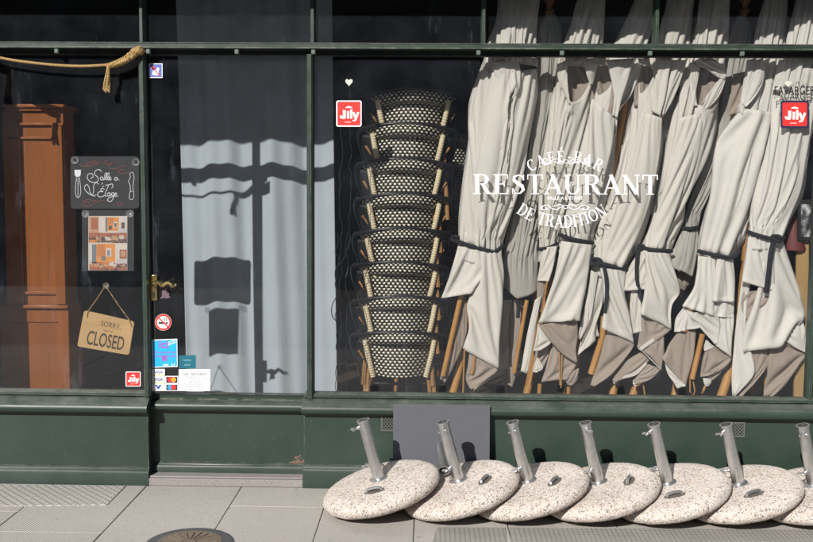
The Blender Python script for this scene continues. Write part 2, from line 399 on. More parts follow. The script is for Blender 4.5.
# small serif alphabet: polygons on a unit cap height
TT,th,SX,SH=.155,.05,.085,.045
def band(pts):  # (x,y,w)
    q=[]
    for i,(x,y,wd) in enumerate(pts):
        a=pts[max(0,i-1)]; b=pts[min(len(pts)-1,i+1)]
        dx,dy=b[0]-a[0],b[1]-a[1]; L=math.hypot(dx,dy) or 1
        q.append(((x-dy/L*wd/2,y+dx/L*wd/2),(x+dy/L*wd/2,y-dx/L*wd/2)))
    return [[q[i][0],q[i][1],q[i+1][1],q[i+1][0]] for i in range(len(q)-1)]
def rc(x0,y0,x1,y1): return [[(x0,y0),(x1,y0),(x1,y1),(x0,y1)]]
def foot(x,y,wd): return rc(x-wd/2-SX,y,x+wd/2+SX,y+SH)
def head(x,wd): return rc(x-wd/2-SX,1-SH,x+wd/2+SX,1)
def stem(x,wd=TT,top=True,bot=True):
    return rc(x-wd/2,0,x+wd/2,1)+(head(x,wd) if top else [])+(foot(x,0,wd) if bot else [])
def arc(cx,cy,rx,ry,a0,a1,w0,w1,n=18):
    return band([(cx+rx*math.cos(R(a0+(a1-a0)*i/n)),cy+ry*math.sin(R(a0+(a1-a0)*i/n)),w0+(w1-w0)*abs(math.cos(R(a0+(a1-a0)*i/n)))**1.5) for i in range(n+1)])
def bowl(x,cy,rx,ry): return rc(.2,cy+ry-th/2,x,cy+ry+th/2)+rc(.2,cy-ry-th/2,x,cy-ry+th/2)+arc(x,cy,rx,ry,90,-90,th,TT)
_E=stem(.2)+rc(.2,1-th,.66,1)+rc(.62,.76,.66,1)+rc(.2,.49,.5,.49+th)+rc(.48,.4,.52,.63)
GL={'I':(stem(.19),.40),'R':(stem(.2)+bowl(.42,.745,.2,.23)+band([(.42,.5,.1),(.55,.28,TT),(.70,.03,TT)])+rc(.62,0,.84,SH),.86),
'E':(_E+rc(.2,0,.68,th)+rc(.64,0,.68,.26),.77),'F':(_E,.72),
'S':(band([(.56,.72,.04),(.52,.9,.06),(.34,.97,.06),(.17,.88,.12),(.16,.70,.14),(.32,.55,.17),(.50,.41,.17),(.56,.22,.13),(.42,.05,.07),(.22,.04,.05),(.11,.28,.05)])+rc(.55,.7,.59,.99)+rc(.08,.0,.12,.3),.68),
'T':(stem(.38,TT,False)+rc(.05,1-th,.71,1)+rc(.05,.74,.09,1)+rc(.67,.74,.71,1),.76),
'A':(band([(.1,0,th*1.2),(.39,1,th*1.2)])+band([(.36,1,TT),(.70,0,TT)])+rc(.18,.3,.6,.3+th)+foot(.1,0,.06)+foot(.7,0,TT),.82),
'U':(rc(.2-TT/2,.3,.2+TT/2,1)+head(.2,TT)+rc(.66-th/2,.3,.66+th/2,1)+head(.66,th)+arc(.43,.3,.23,.275,180,360,th,TT*.75),.84),
'N':(stem(.16,th,True)+band([(.14,.98,TT),(.66,.02,TT)])+stem(.68,th,True,False),.86),
'C':(arc(.43,.5,.33,.47,48,312,th,TT)+rc(.63,.68,.67,.98),.76),
'B':(stem(.2)+bowl(.42,.75,.17,.225)+bowl(.42,.265,.21,.24),.78),'D':(stem(.2)+bowl(.38,.5,.33,.475),.86),
'O':(arc(.44,.5,.34,.475,0,360,th,TT,30),.88),'-':(rc(.08,.36,.38,.45),.46),' ':([],.36)}
GL['\u00c9']=(GL['E'][0]+[[(.36,1.08),(.44,1.08),(.58,1.26),(.44,1.26)]],.77)
def serif(mb,st,place,Y):
    """place(x,y,total)->px"""
    tot=sum(GL[c][1] for c in st); x=0; k=0
    for c in st:
        for pl in GL[c][0]:
            k+=1
            mb.add([P(*place(x+a,b,tot,x+GL[c][1]/2),Y-.00006*(k%7)) for a,b in pl],[tuple(range(len(pl)))])
        x+=GL[c][1]
# ------------------------------------------------------------------ street
def YG(px,py): return PG(px,py).y
FRONT=-.075
mb=MB(); mb.box(-30,30,-4.2,.0,-.30,-.005); struct(mb.build('pavement_bed',JOINT))
slabs=MB()
jx=[PG(24,507).x,PG(119,515).x,PG(227,510).x,PG(320,520).x,PG(414,528).x,PG(508,526).x]
stepw=.52
xs=[jx[0]-stepw*k for k in range(12,0,-1)]+jx+[jx[-1]+stepw*k for k in range(1,14)]
g=.002
yb=YG(236,506)
for i,(a,b) in enumerate(zip(xs,xs[1:])):
    off=[yb-.40,yb,-.37,yb,-.42,-.5][i%6] if not (2<=i-11<=2) else yb
    if jx[1]-.01<a<jx[1]+.01: off=-.95
    if jx[2]-.01<a<jx[2]+.4: off=yb
    ys=[0.0,off]
    while ys[-1]>-4.2: ys.append(ys[-1]-.8)
    ys[-1]=-4.2
    for c,d in zip(ys,ys[1:]):
        slabs.box(a+g,b-g,d+g,c-g,-.05,0+random.uniform(-.0012,.0012))
struct(slabs.build('pavement',GRAN,bevel=.003))
mb=MB(); mb.box(-30,30,-4.36,-4.203,-.3,0); struct(mb.build('kerb',THRESH,bevel=.01))
mb=MB(); mb.box(-60,60,-60,-4.362,-.4,-.12); struct(mb.build('road',ASPH))
# covers in the pavement
def flat(name,pts,mat,z0,z1,label,cat):
    q=[PG(*p) for p in pts]; n=len(q)
    m=MB(); m.add([(v.x,v.y,z) for z in (z0,z1) for v in q],[tuple(range(n))[::-1],tuple(range(n,2*n))]+[(i,(i+1)%n,n+(i+1)%n,n+i) for i in range(n)])
    return tag(m.build(name,mat,bevel=.002),label,cat)
flat('cover_plate',[(-60,507.5),(107,505.5),(126,486.5),(-50,485)],HATCH,-.01,.005,'pale criss-cross textured cover plate let into the pavement by the left stall riser','cover plate')
flat('studded_plate',[(428,553),(507.5,553),(505.5,528.5),(437,528.3)],TREAD,-.01,.005,'short studded grey plate in the pavement under the second pebble base','paving plate')
flat('studded_plate',[(512,553),(850,556),(835,531),(509.5,528.5)],TREAD,-.01,.005,'long studded grey plate running in front of the right-hand pebble bases','paving plate')
c=PG(189,544.5); mh=thing('manhole_cover',(c.x,c.y,0),'round brown cast iron manhole cover in a black tar ring on the pavement','manhole cover')
mb=MB(); mb.lathe([(.0,.002),(.19,.002),(.197,.004),(.19,.0065),(.145,.0065)],c,48); mb.build('collar',COLLAR,mh)
mb=MB(); mb.lathe([(0,.004),(.146,.004),(.146,.0095),(.138,.0105),(.13,.0105),(.129,.0078),(0.0,.0078)],c,48)
for k in range(22):
    a=2*PI*k/22; d=Vector((math.cos(a),math.sin(a),0)); n=Vector((-d.y,d.x,0)); v=[]
    for rr,hw in ((.035,.0028),(.127,.0125)):
        v+=[c+d*rr-n*hw,c+d*rr+n*hw]
    mb.add([(p.x,p.y,.0076) for p in v]+[(p.x,p.y,.0122) for p in v],[(4,6,7,5),(0,1,5,4),(2,6,7,3),(0,4,6,2),(1,3,7,5)])
mb.lathe([(0,.0076),(.03,.0076),(.03,.012),(0,.012)],c,24); mb.build('lid',IRON,mh)
# ------------------------------------------------------------------ opposite side of the street (seen in the glass)
ob=thing('town_house',(0,-28,-.12),'long dark house across the street, seen only mirrored in the shop glass','house')
mb=MB(); mb.box(-55,55,-36,-28,-.12,11.4); mb.build('wall',plain((.07,.066,.062),.9),ob)
mb=MB(); mb.add([(-55.5,-36.4,11.4),(55.5,-36.4,11.4),(55.5,-27.6,11.4),(-55.5,-27.6,11.4),(-55.5,-32,13),(55.5,-32,13)],[(0,1,5,4),(3,4,5,2),(0,4,3),(1,2,5),(0,3,2,1)]); mb.build('roof',plain((.05,.045,.042),.9),ob)
for k in range(14):
    mb=MB(); x=-26+k*4+random.uniform(-.3,.3); mb.box(x-.6,x+.6,-27.99,-27.93,1.2,3.4); mb.build('window',plain((.16,.17,.18),.15),ob)
# ------------------------------------------------------------------ shopfront
sf=thing('shopfront',(XP(230,487,-.05),-.03,0),'dark green painted wooden shopfront with big panes over panelled stall risers','shopfront')
XL0=XP(-330,440); XL1=XP(148.5,440,-.05); XD0=XP(149.5,440); XD1=XP(304,440,-.05); XR1=XP(1150,440)
def riser(x0,x1,ref,yp,name,ys,pan,d0):
    """d0: plane offset; ys pixel heights: bead top, ledge, nosing top, nosing bottom, moulding top, skirting top, bottom"""
    z=[ZP(ref,y,yp) for y in ys]
    m=MB(); Yp=yp
    # bead below the glass
    m.prof([(.03,z[0]),(Yp+.03,z[0]),(Yp+.018,z[0]-.006),(Yp+.016,z[1]+.006),(Yp+.03,z[1]),(.03,z[1])],x0,x1)
    o=m.build('sill_bead',PAINT2,sf)
    m=MB(); n=[(.03,z[1]),(Yp+.01,z[1]-.002),(Yp-.022,z[2]+.003)]
    zc=(z[2]+z[3])/2; rr=(z[2]-z[3])/2
    n+=[(Yp-.024-rr*.9*math.cos(a),zc+rr*math.sin(a)) for a in [PI/2-PI*i/10 for i in range(11)]]
    n+=[(Yp-.006,z[3]-.004),(.03,z[3]-.004)]
    m.prof(n,x0-(.006 if d0 else 0),x1+(.006 if d0 else 0)); m.build('sill',PAINT2,sf,angle=50)
    m=MB(); m.box(x0,x1,Yp,.06,z[4],z[3]-.005); m.build('stall_riser' if d0 else 'door_panel',PAINT if d0 else DOORP,sf if d0 else door,smooth=False)
    m=MB(); hh=z[4]-z[5]
    m.prof([(.03,z[4]-.001),(Yp-.004,z[4]-.001),(Yp-.012,z[4]-hh*.3),(Yp-.012,z[4]-hh*.45),(Yp-.02,z[4]-hh*.6),(Yp-.024,z[5]),(Yp-.025,z[6]),(.03,z[6])],x0-(.004 if d0 else 0),x1+(.004 if d0 else 0))
    m.build('skirting' if d0 else 'bottom_rail',PAINT2,sf if d0 else door,bevel=.002,angle=25)
door=bpy.data.objects.new('door',None); col.objects.link(door); door.parent=sf
zl=ZP(100,390)
riser(XL0,XL1,80,-.05,'l',[392,397,402,412,466,472,490],True,1)
riser(XD1,XR1,430,-.05,'r',[395.5,400.5,405,415,466.5,472.5,496],True,1)
riser(XD0+.002,XD1-.002,230,.03,'d',[393.5,399,401.5,410.5,462.5,467,477.5],True,0)
mb=MB(); mb.box(XD0+.004,XD1-.004,-.07,.03,0,ZP(230,479.5,-.07)); mb.box(XD0+.006,XD1-.006,-.062,.03,ZP(230,479.5,-.07)+.0005,ZP(230,478.2,-.07)+.004)
th_=mb.build('threshold',THRESH,sf,bevel=.004)
mb=MB(); mb.box(XD0+.005,XD1-.005,.02,.05,ZP(230,478,.02)-.03,ZP(230,477,.02)+.02); mb.build('door_gap_shade',BLACK,sf)  # black bar stands for the shade in the gap under the door
# mullions, transom bar, rails
zb=ZP(230,394); ztop=ZP(230,-60); zbarT=ZP(400,42.3,-.06); zbarB=ZP(400,48.8,-.06); zrail=ZP(400,56.0,-.005)
def mull(px,z0,z1,wd=.033,y0=-.03):
    x=XP(px[0],px[1]); m=MB()
    m.prof([(0,0)],0,0) if False else None
    pts=[(x-wd/2,.03),(x-wd/2,y0+.012),(x-wd/4,y0),(x+wd/4,y0),(x+wd/2,y0+.012),(x+wd/2,.03)]
    n=len(pts); m.add([(a,b,z) for z in (z0,z1) for a,b in pts],[(i,(i+1)%n,n+(i+1)%n,n+i) for i in range(n)]+[tuple(range(n))[::-1],tuple(range(n,2*n))])
    return m.build('mullion',PAINT2,sf,angle=30)
MX=[(-31,220),(146.3,220),(310.8,220)]
for p in MX[1:]: mull(p,zb-.01,zrail+.002,.033,-.048)
mb=MB(); xp_=XP(-29,220); mb.box(XL0,xp_,-.05,.05,zb-.01,zrail+.002); mb.build('pier',PAINT,sf,bevel=.006)
mull((812.5,300),zb-.01,zrail+.002,.03)
for p in ((142.5,20),(313,20),(483.5,25),(656,25),(-30,20)): mull(p,zbarT-.003,ztop,.026)
mb=MB(); hgt=zbarT-zbarB
mb.prof([(.02,zbarT),(-.058,zbarT-.002),(-.064,zbarT-hgt*.22),(-.060,zbarT-hgt*.3),(-.060,zbarB+hgt*.2),(-.066,zbarB+hgt*.12),(-.066,zbarB),(.02,zbarB)],XL0,XR1); mb.build('transom_bar',PAINT2,sf,angle=25)
mb=MB(); mb.box(XL0,XR1,-.012,.03,zrail,zbarB-.001); mb.build('head_rail',DARKPAINT,sf,smooth=False)
for px in (57,148.5,237,313.5,478.5,562,650,742):
    p=P(px,49.5,-.045); mb=MB(); mb.box(p.x-.011,p.x+.011,-.058,-.035,zbarB-.028,zbarB+.002); mb.build('bracket',plain((.10,.13,.115),.5),sf,bevel=.004)
# glass panes
def pane(x0,x1,z0,z1,y=.006,par=None):
    m=MB(); m.box(x0,x1,y-.003,y+.003,z0,z1); return m.build('glass_pane',GLASS,par or sf,smooth=False)
xm=[XP(*p) for p in MX]+[XP(812.5,300)]; hw=.012
pane(xp_-.005,xm[1]-hw,zb-.004,zrail+.01); pane(xm[2]+hw,xm[3]-hw,zb-.014,zrail+.01)
pane(xm[3]+hw,XR1,zb-.014,zrail+.01)
pane(xm[1]+hw,xm[2]-hw,zb-.004,zrail+.01,.010,door)
tx=[XL0]+[XP(px,22) for px in (-30,142.5,313,483.5,656)]+[XR1]
for a,b in zip(tx,tx[1:]): pane(a+.01,b-.01,zbarT-.01,ztop,.012)
# door stile with handle
mb=MB(); a=XP(149.6,300); b=XP(153,300); mb.box(a,b,.016,.035,zb,zrail); mb.build('door_stile',DARKPAINT,door,smooth=False)
hd=bpy.data.objects.new('door_handle',None); col.objects.link(hd); hd.parent=door
mb=MB(); mb.pxprism([(149.8,275),(157,275),(157,300.5),(149.8,300.5)],-.008,.0); mb.build('back_plate',BRASS,hd,bevel=.002)
mb=MB(); mb.tube([P(153.5,285,-.004),P(153.5,284,-.04),P(157,282,-.052),P(162,285,-.052),P(168,282.5,-.052),P(173,286,-.05),P(176,284.5,-.046)],[.011,.011,.011,.010,.013,.010,.009,.011,.006],8,20); mb.build('lever',BRASS,hd)
mb=MB(); mb.pxprism([(152,292),(155,292),(154.2,298),(152.8,298)],-.0095,-.007); mb.build('keyhole',BLACK,hd)
# vents
for (x0,y0,x1,y1) in ((381,415,397,431),(728,422,745,437)):
    mb=MB(); Yv=-.052
    p0=P(x0,y1,Yv); p1=P(x1,y0,Yv)
    mb.box(p0.x,p1.x,Yv,-.0495,p0.z,p1.z); mb.m=1
    w_=p1.x-p0.x; h_=p1.z-p0.z
    for e in ((p0.x,p1.x,p0.z,p0.z+.008),(p0.x,p1.x,p1.z-.008,p1.z),(p0.x,p0.x+.008,p0.z+.008,p1.z-.008),(p1.x-.008,p1.x,p0.z+.008,p1.z-.008)):
        mb.box(e[0],e[1],Yv-.006,Yv-.0005,e[2],e[3])
    for k in range(-4,9):
        for sg in (1,-1):
            q=[]
            for t in range(0,41):
                x=p0.x+w_*(k/5+t/40*.9) if sg>0 else p1.x-w_*(k/5+t/40*.9); z=p0.z+h_*t/40
                if p0.x+.004<x<p1.x-.004: q.append((x,Yv-.003+(.001*sg),z))
            if len(q)>3: mb.tube([q[0],q[-1]],.0022,5)
    mb.build('vent_grille',[BLACK,plain((.09,.10,.085),.6)],sf)
# fascia and the awning box that shades the transoms
mb=MB(); zs=ZP(400,16,0); mb.box(XL0,XR1,-.05,.06,ztop+.002,ztop+1.4); mb.build('fascia',PAINT,sf)
zA=zs+.50*(.53/.765)
aw=tag(MB().box(XL0,XR1,-.50,-.052,zA,zA+.26).build('awning_box',PAINT2,bevel=.02),'dark green rolled-up awning box above the transom lights','awning')
# ------------------------------------------------------------------ room behind
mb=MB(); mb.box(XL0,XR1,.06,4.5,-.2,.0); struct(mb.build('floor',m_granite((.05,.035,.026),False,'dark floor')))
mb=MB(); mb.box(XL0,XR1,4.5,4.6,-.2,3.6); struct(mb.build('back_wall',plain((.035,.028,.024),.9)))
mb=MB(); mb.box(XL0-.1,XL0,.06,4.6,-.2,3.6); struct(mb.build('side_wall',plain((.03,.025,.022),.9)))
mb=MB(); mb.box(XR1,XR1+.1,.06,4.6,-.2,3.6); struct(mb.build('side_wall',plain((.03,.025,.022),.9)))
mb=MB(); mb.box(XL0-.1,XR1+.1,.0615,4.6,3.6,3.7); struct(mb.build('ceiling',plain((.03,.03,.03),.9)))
# curtain
YC=.90
g=[];nr,nc=50,150
for i in range(nr):
    z=.03+(2.9-.03)*(1-i/(nr-1)); row=[]
    for j in range(nc):
        u=j/(nc-1); xx=XP(181-6*(1-i/(nr-1))+3,200,YC)+u*(XP(335,200,YC)-XP(181,200,YC))
        d=.020*math.sin(u*17+.5*math.sin(z*1.3))+.008*math.sin(u*47+z)+.012*math.sin(u*8+1)
        row.append((xx,YC+d,z))
    g.append(row)
mb=MB(); mb.grid(g); tag(mb.build('curtain',CURT,solid=.002,angle=180),'pale blue-grey curtain hanging behind the door glass with sharp shadows on it','curtain')
# wardrobe
YW=.30
def wp(px,py): return P(px,py,YW)
wr=thing('wardrobe',(XP(34,300,YW),YW+.1,0),'tall reddish cherry wood wardrobe with stepped cornice behind the left pane','wardrobe')
def wb(x0,y0,x1,y1,out,name,dep=.16,bev=.003,mat=WARD):
    p0=wp(x0,y1); p1=wp(x1,y0); m=MB(); m.box(p0.x,p1.x,YW-out,YW+dep,p0.z,p1.z); return m.build(name,mat,wr,bevel=bev)
wb(8,111,63,305,0,'upper_case'); wb(6,305.2,69,520,.0,'lower_case',.19)
wb(5,104.5,66,108,.035,'cornice',.19,.006); wb(6,108.2,64.5,111,.02,'cornice',.18,.003)
wb(6.5,123,64,125.5,.018,'moulding',.0,.003); wb(9,137,57,139,.016,'moulding',-.001,.002)
wb(57.2,126,62.5,304,.016,'stile',-.001,.003); wb(8.5,126,20,304,.016,'stile',-.001,.003)
wb(20.3,291.5,57,294,.015,'rail',-.001,.002); wb(17,304.8,69.5,308,.03,'ledge',-.001,.006)
wb(22,309.5,63,322,.008,'drawer_front',-.001,.003); wb(63.5,309,68.8,520,.009,'stile',-.001,.003); wb(6.5,323,24,520,.009,'stile',-.001,.003)
# ------------------------------------------------------------------ rope
rp=thing('rope',(XP(70,60,-.07),-.07,ZP(70,90,-.07)),'tan hemp rope sagging across the left pane with a bound end and tassel','rope')
mb=MB(); mb.tube([P(-40,45,-.06),P(0,57.5,-.06),P(40,63.5,-.06),P(80,66,-.06),P(112,64.5,-.06)],.0068,8,40); mb.build('cord',ROPE,rp)
mb=MB(); q=crom([P(107,66,-.065),P(115,64,-.068),P(124,60.5,-.07),P(131,56,-.07),P(135,52.5,-.07),P(139,50,-.068),P(142.5,52,-.05)],60)
mb.tube(q,[.013+.006*min(1,i/22)+.0022*math.sin(i*2.1)+.003*math.exp(-((i-44)/6)**2) for i in range(60)],12)
for k in range(3):
    mb.tube([p+Vector((.012*math.sin(i*.9+k*2),-.016*abs(math.cos(i*.9+k*2)),.014*math.cos(i*.7+k))) for i,p in enumerate(q[30:56])],.007,6)
mb.build('binding',ROPE,rp)
mb=MB()
for k in range(6):
    dx=(k-2.5)*.9; mb.tube([P(108.5,64,-.072),P(108+dx*.4,72,-.075+.004*(k%2)),P(107+dx,82,-.07+.005*(k%3)),P(106.3+dx*1.2,90+(k%3)*1.2,-.068)],[.006,.0055,.0055,.0045],6,10)
mb.build('tassel',ROPE,rp)
mb=MB(); q=crom([P(-3,60,-.065),P(-12,56,-.07),P(-22,50,-.07),P(-31,46,-.06)],40)
mb.tube(q,[.016+.004*math.sin(i*2.1)**2+.004*min(1,i/12) for i in range(40)],10); mb.build('binding',ROPE,rp)
mb=MB()
for k in range(6):
    dx=(k-2.5)*1.1; mb.tube([P(-5,60,-.072),P(-5+dx*.5,70,-.075+.004*(k%2)),P(-5+dx,82,-.07+.005*(k%3)),P(-5+dx*1.3,92+(k%3)*1.2,-.068)],[.008,.0075,.0075,.006],6,10)
mb.build('tassel',ROPE,rp)
# ------------------------------------------------------------------ signs in the left pane (inside the glass)
def cup(parent,px,py,Y=.011,r=.021):
    m=MB(); p=P(px,py,Y); n=8
    g=[[p+Vector((r*rr*math.cos(2*PI*k/16),dy,r*rr*math.sin(2*PI*k/16))) for k in range(17)] for rr,dy in ((1,.001),(.9,.004),(.55,.007),(.42,.012),(.3,.014),(.01,.015))]
    m.grid(g); return m.build('suction_cup',CUP,parent)
def curve(mb,pts,r,org,sc,Y,n=None):
    q=[P(org[0]+x/sc,org[1]+y/sc,Y) for x,y in pts]; mb.tube(q,r,5,n or max(8,len(q)*4))
YS=.020
def rrect(x0,y0,x1,y1,r,n=5):
    o=[]
    for cx,cy,a in ((x1-r,y0+r,-90),(x1-r,y1-r,0),(x0+r,y1-r,90),(x0+r,y0+r,180)):
        for i in range(n+1): q=R(a+90*i/n); o.append((cx+r*math.cos(q),cy+r*math.sin(q)))
    return o
cs=thing('chalkboard',(XP(104,209,YS),YS,ZP(104,209,YS)),'black chalkboard sign with white script, a fork and a knife, in the left pane','chalkboard sign')
mb=MB(); mb.pxprism(rrect(70.5,156.3,139,208.8,3.5),YS,YS+.008); mb.build('board',CHALK,cs,bevel=.001)
O=(60,145);S=7.744; Yc=YS-.0012
mb=MB(); r1=.0021
for pts in ([(322,205),(305,190),(275,200),(268,225),(290,248),(298,268),(280,288),(240,285),(212,258),(218,228),(248,222),(258,245),(236,260)],
 [(333,250),(318,248),(312,262),(322,273),(333,260),(334,250),(337,272),(343,268)],[(343,268),(362,235),(360,215),(350,225),(350,262),(360,272)],[(360,270),(380,235),(378,215),(368,225),(368,262),(378,272)],[(380,262),(394,256),(388,246),(380,256),(386,273),(400,266)],
 [(442,252),(428,251),(422,265),(432,274),(443,260),(444,252),(447,273)],[(457,270),(460,273)],
 [(300,305),(283,290),(262,312),(262,350),(250,388),(218,372),(194,345),(192,320),(208,306),(224,325),(236,372),(262,396),(280,385)],
 [(330,292),(326,306)],[(345,345),(325,335),(315,350),(335,362),(306,362),(290,385),(308,402),(350,390)],[(330,325),(340,318)],
 [(352,312),(380,308),(405,302),(412,318),(400,334)],[(378,312),(360,350),(350,390),(362,400)],
 [(388,372),(374,370),(366,386),(376,396),(388,382),(390,372),(392,396)],[(420,372),(404,370),(398,386),(410,394),(420,378),(414,410),(392,438),(368,428),(380,408),(415,400)],[(424,386),(440,380),(432,370),(424,384),(432,398),(446,392)],[(448,398),(452,400)]):
    curve(mb,pts,r1,O,S,Yc)
for pts in ([(540,222),(560,210),(570,222),(566,330),(570,410),(555,425),(538,412),(545,350),(540,300),(530,285),(545,250),(540,222)],[(548,360),(560,360)]): curve(mb,pts,.0017,O,S,Yc,40)
for pts in ([(128,250),(126,395),(140,410),(155,395),(152,250)],[(140,255),(140,400)]): curve(mb,pts,.0017,O,S,Yc,30)
mb.pxpoly([(60+x/S,145+y/S) for x,y in ((112,192),(162,192),(160,232),(148,246),(124,246),(114,232))],Yc)
mb.build('chalk_lettering',CHW,cs)
for pts in ([(145,150),(190,165),(235,150),(260,125),(280,120),(270,145),(215,165),(200,145),(240,130),(300,150),(290,125)],[(330,160),(345,130),(365,122),(355,145),(385,150),(410,130),(400,150),(370,160)],[(380,180),(430,185),(470,165),(510,155)],[(530,190),(525,215),(480,222),(452,205),(465,190),(495,195),(488,208)],
 [(170,440),(200,425),(250,430),(265,450),(235,470),(190,470),(175,450),(215,440),(235,452)],[(265,425),(300,440),(325,430),(355,435)],[(440,455),(465,440),(485,455),(465,470),(445,460)]):
    mb=MB(); curve(mb,pts,.0012,O,S,Yc); mb.build('chalk_scroll',CHP,cs)

cup(cs,74.5,160); cup(cs,135.5,162)
# poster sheet
po=thing('photo_poster',(XP(107,272,YS),YS,ZP(107,272,YS)),'small poster with two orange dining-room photos hung below the chalkboard','poster')
mb=MB(); mb.pxrect(82,209.8,134,271,.014); mb.build('sleeve',CLEARP,po)
cols={'o':(.74,.27,.03),'O':(.58,.19,.03),'w':(.66,.60,.55),'b':(.10,.045,.03),'r':(.38,.10,.04),'g':(.16,.19,.22),'B':(.16,.22,.36),'p':(.55,.30,.16),'l':(.55,.52,.52),'k':(.03,.025,.025)}
keys=list(cols); mb=MB()
def pr(c,x0,y0,x1,y1,lv):
    mb.m=keys.index(c); mb.pxrect(75+x0/7.743,205+y0/7.743,75+x1/7.743,205+y1/7.743,.0165-lv*.0004)
pr('w',103,85,405,505,0)
for a in [('p',107,90,185,215,1),('r',125,100,178,190,2),('w',185,95,245,205,1),('g',235,95,250,205,2),('o',250,95,340,200,1),('O',255,100,300,150,2),('w',298,130,326,175,3),('b',305,140,320,168,4),('k',262,160,285,190,3),('w',340,92,400,180,1),('b',358,135,385,182,2),('l',332,180,402,215,2),('r',107,215,402,250,1),('b',107,250,402,290,1),('p',165,255,200,285,2),('k',205,250,235,275,2),('w',232,245,275,275,3),('p',285,240,330,270,2),('w',335,235,380,262,3),('o',110,270,160,292,2),('k',290,280,402,294,2),
 ('w',110,305,130,460,1),('g',132,305,165,460,1),('o',165,300,310,440,1),('O',170,305,230,400,2),('w',240,335,282,400,3),('B',250,350,270,392,4),('g',205,395,235,430,3),('w',310,300,402,420,1),('r',345,345,400,415,2),('p',355,355,390,400,3),('l',320,415,402,455,2),('O',110,440,300,500,1),('p',150,455,250,480,2),('w',265,440,320,470,3),('b',320,455,402,485,2),('r',115,480,402,503,2)]: pr(*a)
rr_=random.Random(3)
for k in range(150):
    top=rr_.random()<.5; x=rr_.uniform(108,390); y=rr_.uniform(222,288) if top else rr_.uniform(440,498)
    w_=rr_.uniform(4,16); h_=rr_.uniform(3,9); pr(rr_.choice('prwbokOrp'),x,y,min(402,x+w_),y+h_,5+k%4*.3)
mb.build('print',[plain(cols[k],.5) for k in keys],po,smooth=False)
cup(po,85.2,213.8); cup(po,129.5,213.5)
# closed sign
YK=.016
cl=thing('closed_sign',(XP(105,357,YK),YK,ZP(105,357,YK)),'tilted pale wooden plaque reading SORRY CLOSED hanging on a string','sign')
q=[(84,310.3),(134.3,321.7),(129,355.3),(77,346.5)]
def bil(u,v):
    a=[q[0][i]+(q[1][i]-q[0][i])*u for i in (0,1)]; b=[q[3][i]+(q[2][i]-q[3][i])*u for i in (0,1)]
    return (a[0]+(b[0]-a[0])*v,a[1]+(b[1]-a[1])*v)
mb=MB(); mb.pxprism([bil(u/100,v/100) for u,v in rrect(0,0,100,100,6)],YK,YK+.012); mb.build('plaque',PLY,cl,bevel=.0015)
mb=MB(); text(mb,'CLOSED',.155,.50,.875,.90,YK-.0006,.012,lambda a,b:bil(a,b)); text(mb,'SORRY,',.37,.17,.76,.34,YK-.0006,-.004,lambda a,b:bil(a,b))
text(mb,"we're",.44,.39,.62,.45,YK-.0006,-.002,lambda a,b:bil(a,b)); mb.build('lettering',plain((.06,.045,.03),.8),cl,smooth=False)
mb=MB(); 
for e in (bil(.07,.10),bil(.95,.10)): mb.tube([P(105.5,285.5,.012),P((105.5+e[0])/2,(285.5+e[1])/2,.014),P(e[0],e[1],.013),P(e[0]+.2,e[1]+2.5,.013)],.0026,6,10)
mb.build('string',ROPE,cl); cup(cl,105.8,285.5,.009,.017)
# heart shaped hooks
for px,py,lb in ((349,82,'small white heart hook on the glass above the square red sticker'),(788,83,'small pale heart hook on the glass over the black lettering')):
    mb=MB(); pts=[]
    for k in range(20):
        t=2*PI*k/20; pts.append((px+.26*16*math.sin(t)**3*.9,py-.26*(13*math.cos(t)-5*math.cos(2*t)-2*math.cos(3*t)-math.cos(4*t))))
    mb.pxprism(pts,.008,.016); tag(mb.build('heart_hook',plain((.72,.72,.64),.4),bevel=.002),lb,'hook')
# ------------------------------------------------------------------ stickers (on the outside face of the panes)
Y0=.0008
def stk(name,mats,fn,label,cat='sticker',group=None):
    m=MB(); fn(m); return tag(m.build(name,mats,smooth=False),label,cat,group)
def disc(m,cx,cy,r,Y,n=28,r0=0):
    a=[(cx+r*math.cos(2*PI*k/n),cy+r*math.sin(2*PI*k/n)) for k in range(n)]
    if not r0: m.pxpoly(a,Y)
    else:
        b=[(cx+r0*math.cos(2*PI*k/n),cy+r0*math.sin(2*PI*k/n)) for k in range(n)]
        m.add([P(*p,Y) for p in a+b],[(k,(k+1)%n,n+(k+1)%n,n+k) for k in range(n)])
def seg(m,x0,y0,x1,y1,w,Y):
    dx,dy=x1-x0,y1-y0; L=math.hypot(dx,dy); a,b=-dy/L*w/2,dx/L*w/2
    m.pxpoly([(x0+a,y0+b),(x1+a,y1+b),(x1-a,y1-b),(x0-a,y0-b)],Y)
def dogs(m):
    m.m=0; m.pxrect(149,63.3,162.5,77.8,Y0-.0003); m.m=1; m.pxrect(149.8,64.1,161.7,77,Y0-.0007)
    m.m=0; m.pxpoly([(152,74.5),(153,70.5),(156,70),(157.5,67),(159.5,68.5),(158.5,71),(158.8,75),(156,75.5)],Y0-.0011)
    m.m=2; seg(m,151.2,66.5,160,75.5,1.1,Y0-.0015); disc(m,153.5,68,1.6,Y0-.0015,12)
stk('pet_sticker',[WHITE,BLUE,RED],dogs,'small blue square sticker with a white dog and red slash at top of the door')
